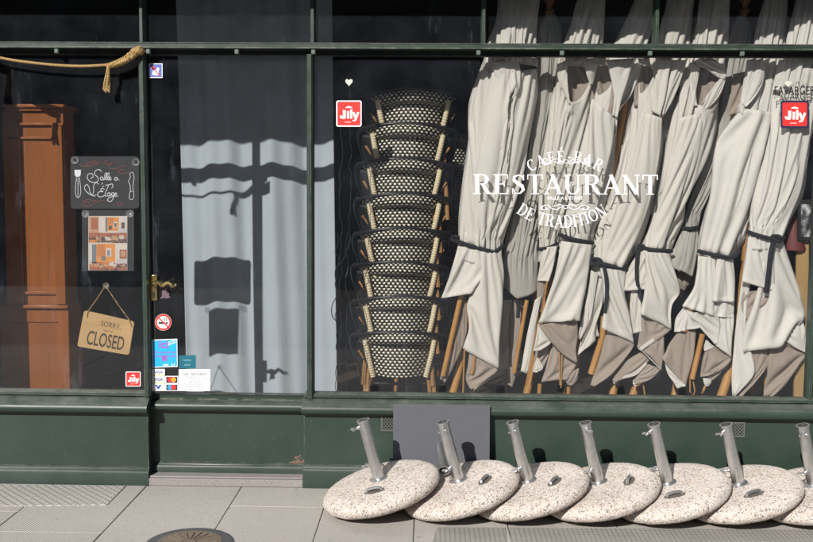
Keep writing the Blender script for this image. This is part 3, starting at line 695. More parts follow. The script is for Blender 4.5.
def logo(x0,y0,x1,y1,brd,lab):
    def fn(m):
        w_=x1-x0; h_=y1-y0
        m.m=0 if brd==1 else 3
        bw=.05*w_ if brd==1 else .075*w_
        m.pxpoly(rrect(x0-bw*.5,y0-bw*.5,x1+bw*.5,y1+bw*.5,.08*w_),Y0-.0003)
        m.m=1; m.pxpoly(rrect(x0+bw*.5,y0+bw*.5,x1-bw*.5,y1-bw*.5,.06*w_),Y0-.0007)
        m.m=0; X=lambda u:x0+u*w_; YY=lambda v:y0+v*h_; L=Y0-.0011
        # the word: hooked first stroke, two bars, y
        m.pxrect(X(.25),YY(.36),X(.37),YY(.66),L); m.pxpoly([(X(.12),YY(.58)),(X(.2),YY(.58)),(X(.255),YY(.62)),(X(.249),YY(.70)),(X(.15),YY(.69))],L); m.pxpoly([(X(.25),YY(.66)),(X(.37),YY(.66)),(X(.33),YY(.71)),(X(.25),YY(.71))],L)
        m.pxrect(X(.42),YY(.40),X(.51),YY(.70),L); m.pxrect(X(.55),YY(.33),X(.64),YY(.70),L)
        seg(m,X(.69),YY(.44),X(.77),YY(.68),.09*w_,L); seg(m,X(.89),YY(.44),X(.76),YY(.78),.085*w_,L-.0001); m.pxrect(X(.66),YY(.75),X(.75),YY(.81),L)
        m.pxpoly([(X(.36),YY(.25)),(X(.5),YY(.19)),(X(.64),YY(.25)),(X(.64),YY(.275)),(X(.36),YY(.275))],L)
        for k in range(5): m.pxrect(X(.34+k*.05),YY(.83),X(.37+k*.05),YY(.86),L)
    stk('logo_sticker',[WHITE,RED,WHITE,NAVY],fn,lab)
logo(336.8,101,361,126,1,'square red logo sticker with white word left of the stacked chairs')
logo(126,372,140.3,386.2,1,'tiny red logo sticker low in the left pane beside the mullion')
logo(781.5,101.5,808,127,2,'large red logo sticker with navy border in front of the right-hand parasol')
def nosm(m):
    m.m=0; disc(m,163.2,322.3,8.3,Y0-.0003); m.m=1; disc(m,163.2,322.3,8.1,Y0-.0007,28,6.2)
    m.m=2; m.pxrect(158.5,322,165,324,Y0-.0007); m.pxrect(165.6,322,167.6,324,Y0-.0007); seg(m,165,320.5,163.5,318.3,.9,Y0-.0007); seg(m,166.8,320.8,166.5,317.8,.9,Y0-.0008)
    m.m=1; seg(m,158.4,317.6,168,327,1.4,Y0-.0011)
stk('smoking_sticker',[WHITE,RED,BLACK],nosm,'round white no-smoking sticker with red ring below the door handle')
def ici(m):
    m.m=0; m.pxpoly([(151.7,339.7),(177.2,338.8),(177.7,366.8),(152.4,367.8)],Y0-.0003); m.m=1; m.pxpoly([(152.5,340.6),(176.6,339.6),(177,366),(153.1,366.9)],Y0-.0007)
    m.m=2; text(m,'ici',159,340.6,168,348.3,Y0-.0011,.03); text(m,'J\'accepte les',154,351,175.8,354,Y0-.0011,.02); text(m,'paiements mobiles',154,354.8,175.8,357.8,Y0-.0011,.02)
    m.pxrect(162,355.5,167,361,Y0-.001)
    m.m=0; text(m,'sans contact',168,341.5,176,346,Y0-.0011,.0,lambda a,b:(a,b-(a-168)*.4)); text(m,'twint',163,363.6,168.5,366,Y0-.0011,.02); text(m,'p.f',171.5,363.3,175,366,Y0-.0011,.02)
stk('payment_sticker',[WHITE,CYAN,PURP],ici,'bright blue sticker with purple word ici low on the door glass')
def teal(m):
    m.m=0; m.pxrect(179,355.3,195.8,368.6,Y0-.0003); m.m=1; text(m,'resto',183,359,191,361.2,Y0-.0007); text(m,'eni',184.5,363.4,190,366,Y0-.0007); 
stk('teal_sticker',[TEAL,plain((.2,.42,.45),.5)],teal,'small dark teal sticker above the white opening notice')
def info(m):
    m.m=0; m.pxpoly([(178.8,369.3),(210.4,369.3),(210,391),(178.5,391)],Y0-.0003); m.m=1
    for i,(t,a,b) in enumerate((('CAFE - RESTAURANT',182.5,207),('Rue de la Tour 14',186,203),('Place du Bourg 1204',182,207.5),('1204 Geneve',188,201),('Tel. 022 310 44 12',184,205.5),('Heures d\'ouverture',185,204.5),('7 jours sur 7 midi et soir',182,207.5))): text(m,t,a,373.6+i*2.45-(.4 if i==0 else 0),b,375.3+i*2.45,Y0-.0007,.02 if i==0 else 0)
stk('notice_sticker',[WHITE,INK],info,'white printed notice with seven lines of small text at the door bottom')
for i,(y0,y1,t) in enumerate(((369,375.8,'VISA'),(376,383.6,'VISA'),(383.8,391,'V PAY'))):
    def fn(m):
        m.m=0; m.pxrect(152,y0,164.8,y1,Y0-.0003); m.m=1
        if i<2: text(m,t,153.6,y0+2,163.2,y1-2.3,Y0-.0007,.03)
        else:
            m.pxpoly([(155,385),(157.2,385),(158.3,387),(159.4,385),(161.6,385),(159,389),(157.7,389)],Y0-.0007); text(m,'PAY',155.5,389.2,161,390.5,Y0-.0007,.02)
        m.m=2; m.pxrect(152.3,y1-1.5,164.5,y1-.5,Y0-.0006) if i<2 else None
    stk('card_sticker',[WHITE,plain((.03,.05,.25),.5),GOLDL],fn,['white card sticker reading VISA, topmost of the three in the column','white card sticker reading VISA, middle of the column by the mullion','white card sticker with a blue V, bottom of the column'][i],'sticker','payment card stickers')
for i,(y0,y1) in enumerate(((376,383.6),(383.8,391))):
    def fn(m):
        m.m=0; m.pxrect(165.2,y0,178.2,y1,Y0-.0003); m.m=1; m.pxrect(166.2,y0+.8,177.4,y1-.6,Y0-.0006)
        cy=(y0+y1)/2-.1; m.m=2; disc(m,169.9,cy,2.6,Y0-.0009,16); m.m=3; disc(m,173.5,cy,2.6,Y0-.0012,16)
    stk('card_sticker',[WHITE,plain((.025,.03,.05),.5),RED if i==0 else plain((.03,.3,.65),.5),ORNG if i==0 else RED],fn,['black card sticker with red and orange overlapping discs','black card sticker with blue and red overlapping discs'][i],'sticker','payment card stickers')
def mauve(m):
    m.m=0
    m.pxpoly([(162,291),(164,289.5),(167.5,290),(169.5,292.5),(169,296),(171,297),(167.5,298.5),(164,298),(160,299),(162,296)],Y0-.0004); m.pxpoly([(164.2,289.4),(164.5,286.2),(166.2,288.2),(167.8,286.5),(168,290)],Y0-.0004)
stk('mauve_decal',[plain((.13,.085,.11),.6)],mauve,'faded mauve animal-shaped decal under the brass door handle','decal')
def fav(m):
    text(m,'FAVARGER',774.5,86,815,95,Y0-.0004,.012); text(m,'GENEVE',786,97,797.5,98.7,Y0-.0004); text(m,'1826',788.5,99.5,795,101,Y0-.0004)
    m.m=1; text(m,'CHOCOLATS',772,76.5,812,80,Y0-.0004,.005,lambda a,b:(a,b+((a-792)/20)**2*3.5))
stk('brand_lettering',[BLACK,plain((.35,.32,.28),.6)],fav,'black capital lettering over the large navy-bordered red sticker','lettering')
# big white lettering
wl=thing('window_lettering',(XP(565,232),0,ZP(565,232)),'big white serif lettering RESTAURANT with curved lines above and below','lettering')
YL=-.0002
m=MB(); serif(m,'RESTAURANT',lambda x,y,t,c:(472.5+x/t*186.5,194.0+(x/t)*.6-y*19.8),YL); m.build('main_word',WHITE,wl,smooth=False)
def arcplace(cx,cy,rad,a0,a1,h,inv):
    def f(x,y,t,c):
        u=c/t; a=R(a0+(a1-a0)*u); dxl=(x-c)*h*.92; 
        rx,ry=math.cos(a),-math.sin(a)        # outward (px)
        tx_,ty_=(-ry,rx) if not inv else (ry,-rx)
        bx,by=cx+rx*rad,cy+ry*rad
        ux,uy=(rx,ry) if not inv else (-rx,-ry)
        return (bx+tx_*dxl+ux*y*h,by+ty_*dxl+uy*y*h)
    return f
m=MB(); serif(m,'CAF\u00c9-BAR',arcplace(565.5,226,64,123.5,57,11.5,False),YL); m.build('upper_word',WHITE,wl,smooth=False)
m=MB(); serif(m,'DE TRADITION',arcplace(563,146,81.5,-125.5,-56,12,True),YL); m.build('lower_word',WHITE,wl,smooth=False)
m=MB(); text(m,"SALLE A L'ETAGE",547,196.3,583,199.6,YL-.0002,.01); m.build('small_word',WHITE,wl,smooth=False)
def orn(m,cx,cy,fl):
    for sx in (-1,1):
        for pts in ([(4,0),(8,-2.6*fl),(13,-1.5*fl),(17,1.5*fl),(21,1.2*fl),(23,-1*fl),(21,-3*fl),(18.5,-2*fl),(19.3,-.2*fl)],[(23,-1),(24.3,.8),(22.5,2.6),(19,3),(16,2)],[(2,1*fl),(5,2.4*fl),(9,1.2*fl),(12,-.2)]):
            m.tube([P(cx+sx*a,cy+b,YL-.001) for a,b in pts],.0024,4,len(pts)*4)
    m.tube([P(cx-3,cy,YL-.001),P(cx,cy-1.8*fl,YL-.001),P(cx+3,cy,YL-.001),P(cx,cy+1.8*fl,YL-.001),P(cx-3,cy,YL-.001)],.002,4,16)
m=MB(); orn(m,566,161.5,1); m.build('scroll',WHITE,wl); m=MB(); orn(m,565,207,-1); m.build('scroll',WHITE,wl)
# ------------------------------------------------------------------ parasols
def Yell(u,hwm,Yc,k): 
    return Yc-k*hwm*math.sqrt(max(0,1-min(1,abs(u))**2.2))
def at_y(pl,y):
    for a,b in zip(pl,pl[1:]):
        if a[1]<=y<=b[1] or (b is pl[-1] and y>=b[1]) or (a is pl[0] and y<=a[1]):
            t=(y-a[1])/((b[1]-a[1]) or 1); return a[0]+(b[0]-a[0])*max(-.2,min(1.2,t))
    return pl[-1][0]
def drape(g,wr,pin,steps=130,lenf=1.02,wf=1.3,minw=0.0,bend=.12,grav=2.2,ymin=.022,ymax=None,lo=None,hi=None):
    """relax a grid of points as cloth: wider than its outline, so that it falls into folds"""
    X=np.array([[tuple(p) for p in r] for r in g],dtype=float); n,m,_=X.shape
    w=np.array(pin,dtype=float)[...,None]            # 1 free, 0 pinned
    Lh=np.linalg.norm(X[:,1:]-X[:,:-1],axis=2)
    row=Lh.sum(axis=1); tgt=np.maximum(row*wf,minw*row.max())
    k=np.ones(9)/9; tp=np.pad(tgt,4,mode='edge'); tgt=np.convolve(tp,k,'valid')
    Lh=np.repeat((tgt/(m-1))[:,None],m-1,axis=1)*(.5+.5*Lh/np.maximum(1e-6,row[:,None]/(m-1)))
    Lv=np.linalg.norm(X[1:]-X[:-1],axis=2)*lenf
    Ld=np.sqrt(.25*(Lh[1:]+Lh[:-1])**2+.25*(Lv[:,1:]+Lv[:,:-1])**2)
    Bh=Lh[:,1:]+Lh[:,:-1]; Bv=Lv[1:]+Lv[:-1]
    prev=X.copy(); dt=1/60
    def solve(a,b,L,wa,wb,st):
        d=b-a; l=np.linalg.norm(d,axis=2,keepdims=True)+1e-9; ww=wa+wb; ww=np.where(ww>0,ww,1)
        c=d*((l-L[...,None])/l)*(st/ww); a+=c*wa; b-=c*wb
    for it in range(steps):
        v=(X-prev)*.93; prev=X.copy(); v=np.clip(v,-.01,.01)
        X=X+w*v; X[...,2]-=w[...,0]*grav*dt*dt
        for _ in range(5):
            for o in (0,1):
                e=slice(o,m-1-((m-1-o)%2),2) if False else None
                A=X[:,o:m-1:2]; B=X[:,o+1:m:2]; q=min(A.shape[1],B.shape[1]); solve(A[:,:q],B[:,:q],Lh[:,o::2][:,:q],w[:,o:m-1:2][:,:q],w[:,o+1:m:2][:,:q],.9)
                A=X[o:n-1:2]; B=X[o+1:n:2]; q=min(A.shape[0],B.shape[0]); solve(A[:q],B[:q],Lv[o::2][:q],w[o:n-1:2][:q],w[o+1:n:2][:q],.9)
                A=X[o:n-1:2,:-1]; B=X[o+1:n:2,1:]; q=min(A.shape[0],B.shape[0])
                for c in (0,1):
                    solve(A[:q,c::2],B[:q,c::2],Ld[o::2,c::2][:q],w[o:n-1:2,:-1][:q,c::2],w[o+1:n:2,1:][:q,c::2],.25)
                A=X[o:n-1:2,1:]; B=X[o+1:n:2,:-1]; q=min(A.shape[0],B.shape[0])
                for c in (0,1):
                    solve(A[:q,c::2],B[:q,c::2],Ld[o::2,c::2][:q],w[o:n-1:2,1:][:q,c::2],w[o+1:n:2,:-1][:q,c::2],.25)
            for o in range(4):
                A=X[:,o:m-2:4]; B=X[:,o+2:m:4]; q=min(A.shape[1],B.shape[1])
                if q: solve(A[:,:q],B[:,:q],Bh[:,o::4][:,:q],w[:,o:m-2:4][:,:q],w[:,o+2:m:4][:,:q],bend)
                A=X[o:n-2:4]; B=X[o+2:n:4]; q=min(A.shape[0],B.shape[0])
                if q: solve(A[:q],B[:q],Bv[o::4][:q],w[o:n-2:4][:q],w[o+2:n:4][:q],bend)
            X[...,1]=np.maximum(X[...,1],ymin)
            if lo is not None: X[...,1]=np.where(w[...,0]>0,np.clip(X[...,1],lo,hi),X[...,1])
    # light smoothing
    for _ in range(1):
        S=X.copy(); S[1:-1,1:-1]=.5*X[1:-1,1:-1]+.125*(X[2:,1:-1]+X[:-2,1:-1]+X[1:-1,2:]+X[1:-1,:-2]); X=X*(1-w)+S*w
    return [[Vector(p) for p in r] for r in X]
def canopy_body(mb,L,Rr,folds,Yc,seed,bul=.30,kd=.78,pinch=(),wf=1.32,holes=()):
    lines=[L]+folds+[Rr]; nr=118; pxy=[]; base=[]
    cl=[crom(l,nr) for l in lines]
    mppx=1/185
    def YY(px,i):
        a,b=cl[0][i].x,cl[-1][i].x; c=(a+b)/2; h=max(1,(b-a)/2); return Yell((px-c)/h,h*mppx,Yc,kd)
    US=[k/16 for k in range(17)]
    rr=random.Random(int(seed*13)); NS=len(lines)-1
    lap=[rr.choice((1,1,0,-1)) for _ in range(NS)]; amp=[rr.uniform(.35,1) for _ in range(NS)]
    ytie=L[-2][1]; g=[]
    for i in range(nr):
        row=[]; prow=[]; brow=[]
        for s in range(NS):
            a,b=cl[s][i],cl[s+1][i]; wd=abs(b.x-a.x)*mppx
            US2=US if lap[s]>=0 else [1-x for x in US[::-1]]
            for j,u in enumerate(US2):
                if j==len(US2)-1 and s<NS-1: continue
                q=a.lerp(b,u); y=YY(q.x,i)
                md=max(0,.55+.75*noise.noise((s*5.1+seed,i*.05,1.1)))
                if lap[s]>0: e=u**1.4*(1-max(0,(u-.88)/.12)**2)
                elif lap[s]<0: e=(1-u)**1.4*(1-max(0,(.12-u)/.12)**2)
                else: e=math.sin(PI*u)**.9
                bb=min(.030,bul*wd*1.5)*e*amp[s]*md
                big=.016*noise.noise((q.x*.03+seed*3,q.y*.012,seed))
                dg=(q.x*.7+q.y*.35); d2=(q.x*.5-q.y*.28)
                wr_=.006*(1-abs(noise.noise((dg*.06,(q.y-q.x)*.012,seed+2))))**4*max(0,noise.noise((q.x*.02,q.y*.02,seed+8))+.25)
                wr_+=.005*(1-abs(noise.noise((d2*.07,(q.y+q.x)*.01,seed+12))))**4*max(0,noise.noise((q.x*.02,q.y*.02,seed+18))+.15)
                ga=math.exp(-((q.y-ytie)/13)**2)
                wr_+=ga*.0045*(math.sin(q.x*1.15+3*noise.noise((q.x*.1,q.y*.03,seed)))+.5*math.sin(q.x*2.3+seed))
                pn=1.0
                for (qx,qy,qY) in pinch:
                    dd=math.hypot(q.x-qx,(q.y-qy)*.6)
                    if dd<5: q=Vector((qx+(q.x-qx)*.35,q.y,0)); y=qY; bb=big=wr_=0; pn=0.0
                row.append(P(q.x,q.y,max(.022,y-bb-big-wr_*1.6))); prow.append(pn); brow.append(y)
        for e in (0,-1): prow[e]=0.0
        if q.y<-2 or i==0 or abs(a.y-ytie)<5 or a.y>ytie: prow=[0.0]*len(prow)
        g.append(row); pxy.append(prow); base.append(brow)
    lim=np.array([[.008+.022*min(1,max(0,(ytie-cl[0][i].y)/70)) for _ in r] for i,r in enumerate(g)])
    by=np.array(base)
    g=drape(g,None,pxy,wf=wf,minw=.62,lenf=.985,grav=.1,bend=.03,steps=150,lo=by-lim,hi=by+lim*1.1)
    if holes:
        pp=[[PROJ(p) for p in r] for r in g]; n_,m_=len(g),len(g[0]); fs=[]
        for i in range(n_-1):
            for j in range(m_-1):
                cx=(pp[i][j][0]+pp[i+1][j+1][0])/2; cy=(pp[i][j][1]+pp[i+1][j+1][1])/2
                if any(inpoly(cx,cy,h) for h in holes): continue
                fs.append((i*m_+j,i*m_+j+1,(i+1)*m_+j+1,(i+1)*m_+j))
        vs=[p for r in g for p in r]; ec={}
        for f in fs:
            for a_,b_ in zip(f,f[1:]+f[:1]): ec[(min(a_,b_),max(a_,b_))]=ec.get((min(a_,b_),max(a_,b_)),0)+1
        nb={}
        for (a_,b_),c_ in ec.items():
            if c_==1:
                nb.setdefault(a_,[]).append(b_); nb.setdefault(b_,[]).append(a_)
        ok=[k_ for k_ in nb if len(nb[k_])==2 and 0<k_%m_<m_-1 and 0<k_//m_<n_-1]
        for _ in range(10):
            nv={k_:vs[k_]*.4+(vs[nb[k_][0]]+vs[nb[k_][1]])*.3 for k_ in ok}
            for k_,v_ in nv.items(): vs[k_]=v_
        mb.add(vs,fs); g=None
    if g: mb.grid(g)
    # back half of the tube
    g=[]
    for i in range(nr):
        a,b=cl[0][i],cl[-1][i]; c=(a+b)/2; h=(b.x-a.x)/2; row=[]
        for k in range(13):
            t=PI*k/12; row.append(P(c.x-h*math.cos(t)*1.0,a.y+(b.y-a.y)*(1-math.cos(t))/2,Yc+h*mppx*kd*math.sin(t)*(1+.12*math.sin(k*2.1))))
        g.append(row)
    mb.grid(g,flip=True)
    return cl
def sheet(mb,L,Rr,Yl,Yr,bul=.018,rip=0,ramp=.006,seed=0,Ybl=None,Ybr=None,ph=0,nr=34,nc=26,wf=1.2):
    a=crom(L,nr); b=crom(Rr,nr); g=[]
    Ybl=Yl if Ybl is None else Ybl; Ybr=Yr if Ybr is None else Ybr
    for i in range(nr):
        v=i/(nr-1); row=[]
        for j in range(nc):
            u=j/(nc-1); q=a[i].lerp(b[i],u)
            y0=Yl+(Ybl-Yl)*v; y1=Yr+(Ybr-Yr)*v; wd=abs(b[i].x-a[i].x)/185
            y=y0+(y1-y0)*u-bul*math.sin(PI*u)**.8*min(1,wd/.05)
            if rip: y-=ramp*(.4+.8*v)*math.sin(2*PI*(rip*u+ph)+1.2*v)*math.sin(PI*u)**.5
            y-=.006*noise.noise((q.x*.06+seed,q.y*.03,seed*1.7))+.003*noise.noise((q.x*.14+q.y*.1,q.y*.07,seed+9))
            row.append(P(q.x,q.y,max(.022,y)))
        g.append(row)
    pin=[[0.0 if (i==0 or j in (0,nc-1)) else 1.0 for j in range(nc)] for i in range(nr)]
    if max(math.hypot(b[i].x-a[i].x,b[i].y-a[i].y) for i in range(nr))>7: 
        g=drape(g,None,pin,steps=60,wf=wf,lenf=.99,bend=.06,grav=.05)
        for r in g[-3:]:
            for p in r: p.y-=.0035
    mb.grid(g)
def stick(mb,pts,wpx,Y0,Y1=None,flat_=False):
    n=len(pts); Y1=Y0 if Y1 is None else Y1
    q=[P(x,y,Y0+(Y1-Y0)*i/(n-1)) for i,(x,y) in enumerate(pts)]
    mb.tube(q,wpx/185/2,10)
def cordp(mb,pts,wpx,Y,bulge=.0,n=20):
    q=[]; N=len(pts)
    for i,(x,y) in enumerate(pts):
        q.append(P(x,y,Y-bulge*math.sin(PI*i/(N-1))))
    mb.tube(q,wpx/185/2,8,n)
PARS=[]
def parasol(label,L,Rr,folds,Yc,seed,outer,inner,sticks,cords,knots=(),body=CREAM,poleline=None,holes=(),finial=None,kd=.78,pinch=(),wf=1.38,group='closed parasols behind the window'):
    p=P(L[-1][0]*.5+Rr[-1][0]*.5,396,Yc)
    root=thing('parasol',(p.x,Yc,0),label,'parasol',group)
    mb=MB(); canopy_body(mb,L,Rr,folds,Yc,seed,kd=kd,pinch=pinch,wf=wf,holes=holes)
    for k,a in enumerate(outer): sheet(mb,*a[:2],*a[2],**(a[3] if len(a)>3 else {}),seed=seed+k*1.3)
    mb.build('canopy',body,root,angle=180,solid=.0022)
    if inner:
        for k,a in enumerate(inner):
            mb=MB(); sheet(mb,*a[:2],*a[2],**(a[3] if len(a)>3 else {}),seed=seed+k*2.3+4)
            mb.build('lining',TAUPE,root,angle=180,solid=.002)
    for a in sticks:
        mb=MB(); stick(mb,*a); mb.build('rib',OAK,root)
    if poleline:
        (x0,y0),(x1,y1),wpx,Yp=poleline
        a=P(x0,y0,Yp); b=P(x1,y1,Yp+.02); d=(b-a).normalized()
        t=(0.0-a.z)/d.z; t2=(2.55-a.z)/d.z
        mb=MB(); top=P(*finial,Yc) if finial else P((L[0][0]+Rr[0][0])/2,-10,Yc)
        mb.tube([a+d*t,a,b,b.lerp(top,.5),top],wpx/185/2,12,24); mb.build('pole',OAK,root)
        if finial:
            mb=MB(); f=P(*finial,Yc); mb.lathe([(.012,-.03),(.028,-.02),(.028,-.01),(.014,0),(.018,.02),(.03,.04),(.03,.06),(.015,.085),(.004,.09)],f,14); mb.build('finial',m_fin,root)
    if cords:
        mb=MB()
        for a in cords: cordp(mb,*a)
        for (x,y,r,Y) in knots:
            c=P(x,y,Y)
            for k in range(3):
                mb.tube([c+Vector((r*math.cos(t+k)*1.1,-.006-r*.35*math.sin(2*t+k),r*.75*math.sin(t+k*.7))) for t in [2*PI*i/10 for i in range(11)]],.0085,6)
        mb.build('tie_cord',CORD,root)
    return root
m_fin=plain((.30,.14,.06),.4,name='turned finial')
D=lambda **k:k
# A -- leftmost cream parasol
parasol('leftmost cream parasol, tied with a black cord, beside the chair stack',
 [(499,-8),(495,24),(487,43),(484,58),(480,70),(469,103),(468,140),(464,170),(459,215),(458,243),(456,256)],
 [(541,-8),(537,24),(536,50),(537,72),(538,88),(535,110),(528,145),(518,195),(507,228),(502,248),(502,262)],
 [[(506,-8),(504,24),(501,45),(495,78),(488,110),(482,140),(478,170),(473,210),(471,246),(467,262)],[(513,-8),(513,24),(511,60),(503,95),(501,140),(494,180),(487,215),(483,250),(480,265)],[(521,-8),(520,30),(516,60),(511,100),(508,140),(502,180),(495,215),(491,250),(489,265)],[(529,-8),(528,24),(524,48),(520,80),(517,108),(516,140),(509,180),(500,218),(496,250),(495,265)]],
 .185,1.0,
 [([(491,62),(496,75),(502,90),(508,107)],[(512,60),(511,80),(510,95),(509,107)],(.075,.07),D(bul=.012)),
  ([(520,57),(519,61),(521,63)],[(537,58),(538,63),(537,67)],(.075,.08),D(bul=.014)),
  ([(484,66),(473,104),(469,140),(466,170),(461,215),(460,244)],[(503,92),(500,120),(499,140),(494,180),(487,215),(484,249)],(.125,.075),D(bul=.02,Ybl=.12,Ybr=.085,wf=1.16)),
  ([(458,246),(453,264),(446,286),(441,298)],[(484,250),(487,266),(486,275),(476,289)],(.12,.085),D(bul=.02,rip=1.5,ramp=.009,Ybl=.10,Ybr=.085)),
  ([(480,250),(482,274),(475,288),(467,305),(471,330),(467,348)],[(501,250),(504,275),(502,300),(500,330),(499,369)],(.085,.11),D(bul=.02,rip=2,ramp=.008,Ybl=.075,Ybr=.08)),
  ],
 [([(484,276),(482,282),(474,290)],[(486,274),(481,290),(472,300)],(.10,.10),D(bul=.004)),
  ([(462,292),(455,330),(444,364),(441,379)],[(467,300),(466,335),(456,362),(445,383)],(.16,.15),D(bul=.02,rip=1,ramp=.008)),
  ([(470,345),(468,365),(466,380),(471,390)],[(474,344),(499,367),(492,377),(473,391)],(.095,.09),D(bul=.008)),
  ([(503,300),(500,330),(498,368),(500,372)],[(512,300),(508,330),(509,355),(506,368)],(.2,.22),D(bul=.01))],
 [([(462,292),(443,376)],5.5,.125),([(467,300),(473,345)],4.5,.15),([(475.5,346),(472,374)],4.5,.088),([(464.5,350),(463,396)],1.8,.14)],
 [([(455,240),(462,243),(480,248.5),(495,251.5),(502,247)],4.2,.13,.055),([(502,247),(504,244)],3.5,.13)],[(456,239,.02,.13)],
 pinch=[(508,107,.085)],holes=[[(518,61),(537,62),(537,70),(529,69),(521,72)]],poleline=((452,397),(461,362),8,.2))
# B -- tall grey one behind
parasol('dull grey parasol hanging straight between the leftmost two cream ones',
 [(547,12),(542,20),(539,30),(538,43),(537,80),(530,140),(518,200),(506,235),(503,260),(502,286)],
 [(553,12),(558,19),(561,30),(562,43),(556,80),(548,140),(541,200),(539,240),(538,265),(538,291)],
 [[(549,12),(545,30),(543,45),(541,80),(535,140),(523,200),(513,240),(510,265),(509,292)],[(551,12),(552,30),(550,45),(547,80),(540,140),(530,200),(522,240),(519,270),(517,299)],[(552,12),(556,30),(556,45),(552,80),(544,140),(536,200),(531,240),(529,270),(528,296)]],
 .25,2.0,
 [],
 [([(512,300),(509,335),(511,355),(508,383)],[(526,300),(519,335),(517,362),(512,386)],(.27,.25),D(bul=.014,rip=1.5,ramp=.008)),([(508,366),(508,384)],[(518,370),(512,387)],(.24,.24),D(bul=.01))],
 [([(527,300),(514,373)],4.5,.2),([(505,372),(506,396)],3,.3)],
 [([(516,300),(518,304),(518,318)],4,.17)],body=GREYC,poleline=((526,397),(531,370),8,.33),finial=(549.5,9))
# C0
parasol('cream parasol behind the word RESTAURANT with an open pocket at its neck',
 [(580,-8),(571,24),(563,44),(557,62),(556,80),(551,100),(546,140),(541,190),(540,225),(539,248),(538,262)],
 [(606,-8),(604,24),(603,43),(598,60),(593,85),(586,110),(579,140),(572,180),(566,210),(558,246),(556,262)],
 [[(585,-8),(579,24),(573,44),(563,64),(559,85),(554,120),(550,160),(546,200),(543,248),(542,262)],[(592,-8),(588,24),(583,44),(572,66),(567,104),(560,135),(555,170),(551,205),(547,248),(546,262)],[(599,-8),(597,24),(594,44),(587,66),(580,98),(571,130),(564,170),(558,205),(551,248),(551,262)]],
 .175,3.0,
 [([(557,64),(558,78),(563,90),(569,104)],[(567,60),(566,75),(568,90),(570,104)],(.085,.07),D(bul=.014)),
  ([(584,58),(586,70),(591,84)],[(597,58),(596,72),(592,85)],(.075,.09),D(bul=.014)),
  ([(565,56),(566,66)],[(587,57),(585,67)],(.068,.07),D(bul=.018)),
  ([(540,248),(540,264),(537,281)],[(557,246),(554,262),(547,281)],(.12,.09),D(bul=.018,rip=1)),
  ([(535,300),(527,335),(521,371)],[(541,296),(533,340),(527,374)],(.11,.11),D(bul=.012)),
  ([(538,324),(536,340),(533,351)],[(541,324),(552,341),(540,348)],(.085,.085),D(bul=.01)),
  ([(537,358),(534,366),(533,372)],[(538,358),(543,368),(536,372)],(.12,.12),D(bul=.004))],
 [([(560,58),(562,85),(566,110)],[(590,58),(596,83),(588,112)],(.15,.15),D(bul=.006,rip=1.5,ramp=.006)),
  ([(537,281),(537,295),(536,312)],[(546,281),(543,296),(540,312)],(.13,.13),D(bul=.008)),
  ([(533,351),(535,360),(532,372)],[(552,342),(547,360),(541,370)],(.15,.15),D(bul=.008))],
 [([(540,384),(539,397)],4.5,.2)],
 [([(537,249),(545,248.5),(553,246),(557,243)],3.6,.115,.02)],(),pinch=[(570,104,.075)],holes=[[(565,64),(585,64),(590,82),(581,99),(571,103),(567,90)]],poleline=((526,397),(534,368),7,.26))
# C
parasol('cream parasol with a wide square panel hanging from its cord at centre',
 [(638,-8),(628,15),(614,43),(602,58),(597,75),(592,95),(586,115),(580,140),(572,180),(564,212),(560,238),(558,252)],
 [(656,-8),(653,24),(646,43),(640,60),(633,85),(624,102),(618,118),(616,140),(614,165),(609,190),(602,215),(593,242),(591,256)],
 [[(642,-8),(633,24),(621,44),(610,62),(605,85),(600,105),(593,130),(584,165),(575,200),(568,239),(566,255)],[(647,-8),(640,24),(631,44),(620,62),(613,85),(606,110),(600,135),(591,170),(583,205),(575,240),(574,256)],[(652,-8),(648,24),(639,44),(630,64),(623,85),(615,112),(608,140),(603,165),(595,200),(584,241),(583,256)]],
 .18,4.0,
 [([(606,60),(611,76),(614,95),(612,116)],[(634,58),(627,80),(620,100),(617,118)],(.07,.062),D(bul=.016,rip=1.2,ramp=.006)),
  ([(597,57),(596,64)],[(606,58),(605,66)],(.075,.07),D(bul=.014)),
  ([(592,98),(588,120),(581,150),(573,190),(565,220),(561,241)],[(615,118),(613,140),(606,172),(598,205),(590,230),(587,244)],(.085,.075),D(bul=.022,Ybl=.115,Ybr=.085,wf=1.16)),
  ([(561,241),(556,270),(548,298),(538,323)],[(592,245),(589,270),(584,298),(577,320)],(.075,.085),D(bul=.024,rip=1.3,ramp=.007,Ybl=.062,Ybr=.07)),
  ],
 [([(592,58),(591,80),(590,104)],[(611,58),(618,80),(612,108)],(.15,.15),D(bul=.006)),
  ([(612,82),(610,100),(606,118)],[(614,84),(615,100),(612,118)],(.085,.085),D(bul=.008)),
  ([(538,325),(545,333),(560,350),(576,362)],[(577,319),(578,335),(576,350),(577,362)],(.08,.085),D(bul=.012)),
  ([(553,343),(548,362),(541,382)],[(562,350),(577,363),(565,376)],(.13,.12),D(bul=.012)),
  ([(563,376),(566,382),(568,385)],[(579,368),(577,380),(570,386)],(.12,.12),D(bul=.008))],
 [([(568,386),(567,397)],7,.2),([(559.5,352),(560,385)],1.2,.1),([(562.5,352),(561,388)],1.2,.1)],
 [([(559,234),(567,237.5),(576,240),(585,241.5),(593,243)],4,.105,.05)],pinch=[(617,118,.075)],holes=[[(595,63),(605,64),(613,82),(607,90),(598,97),(594,85)]],poleline=((568,397),(572,380),6,.22))
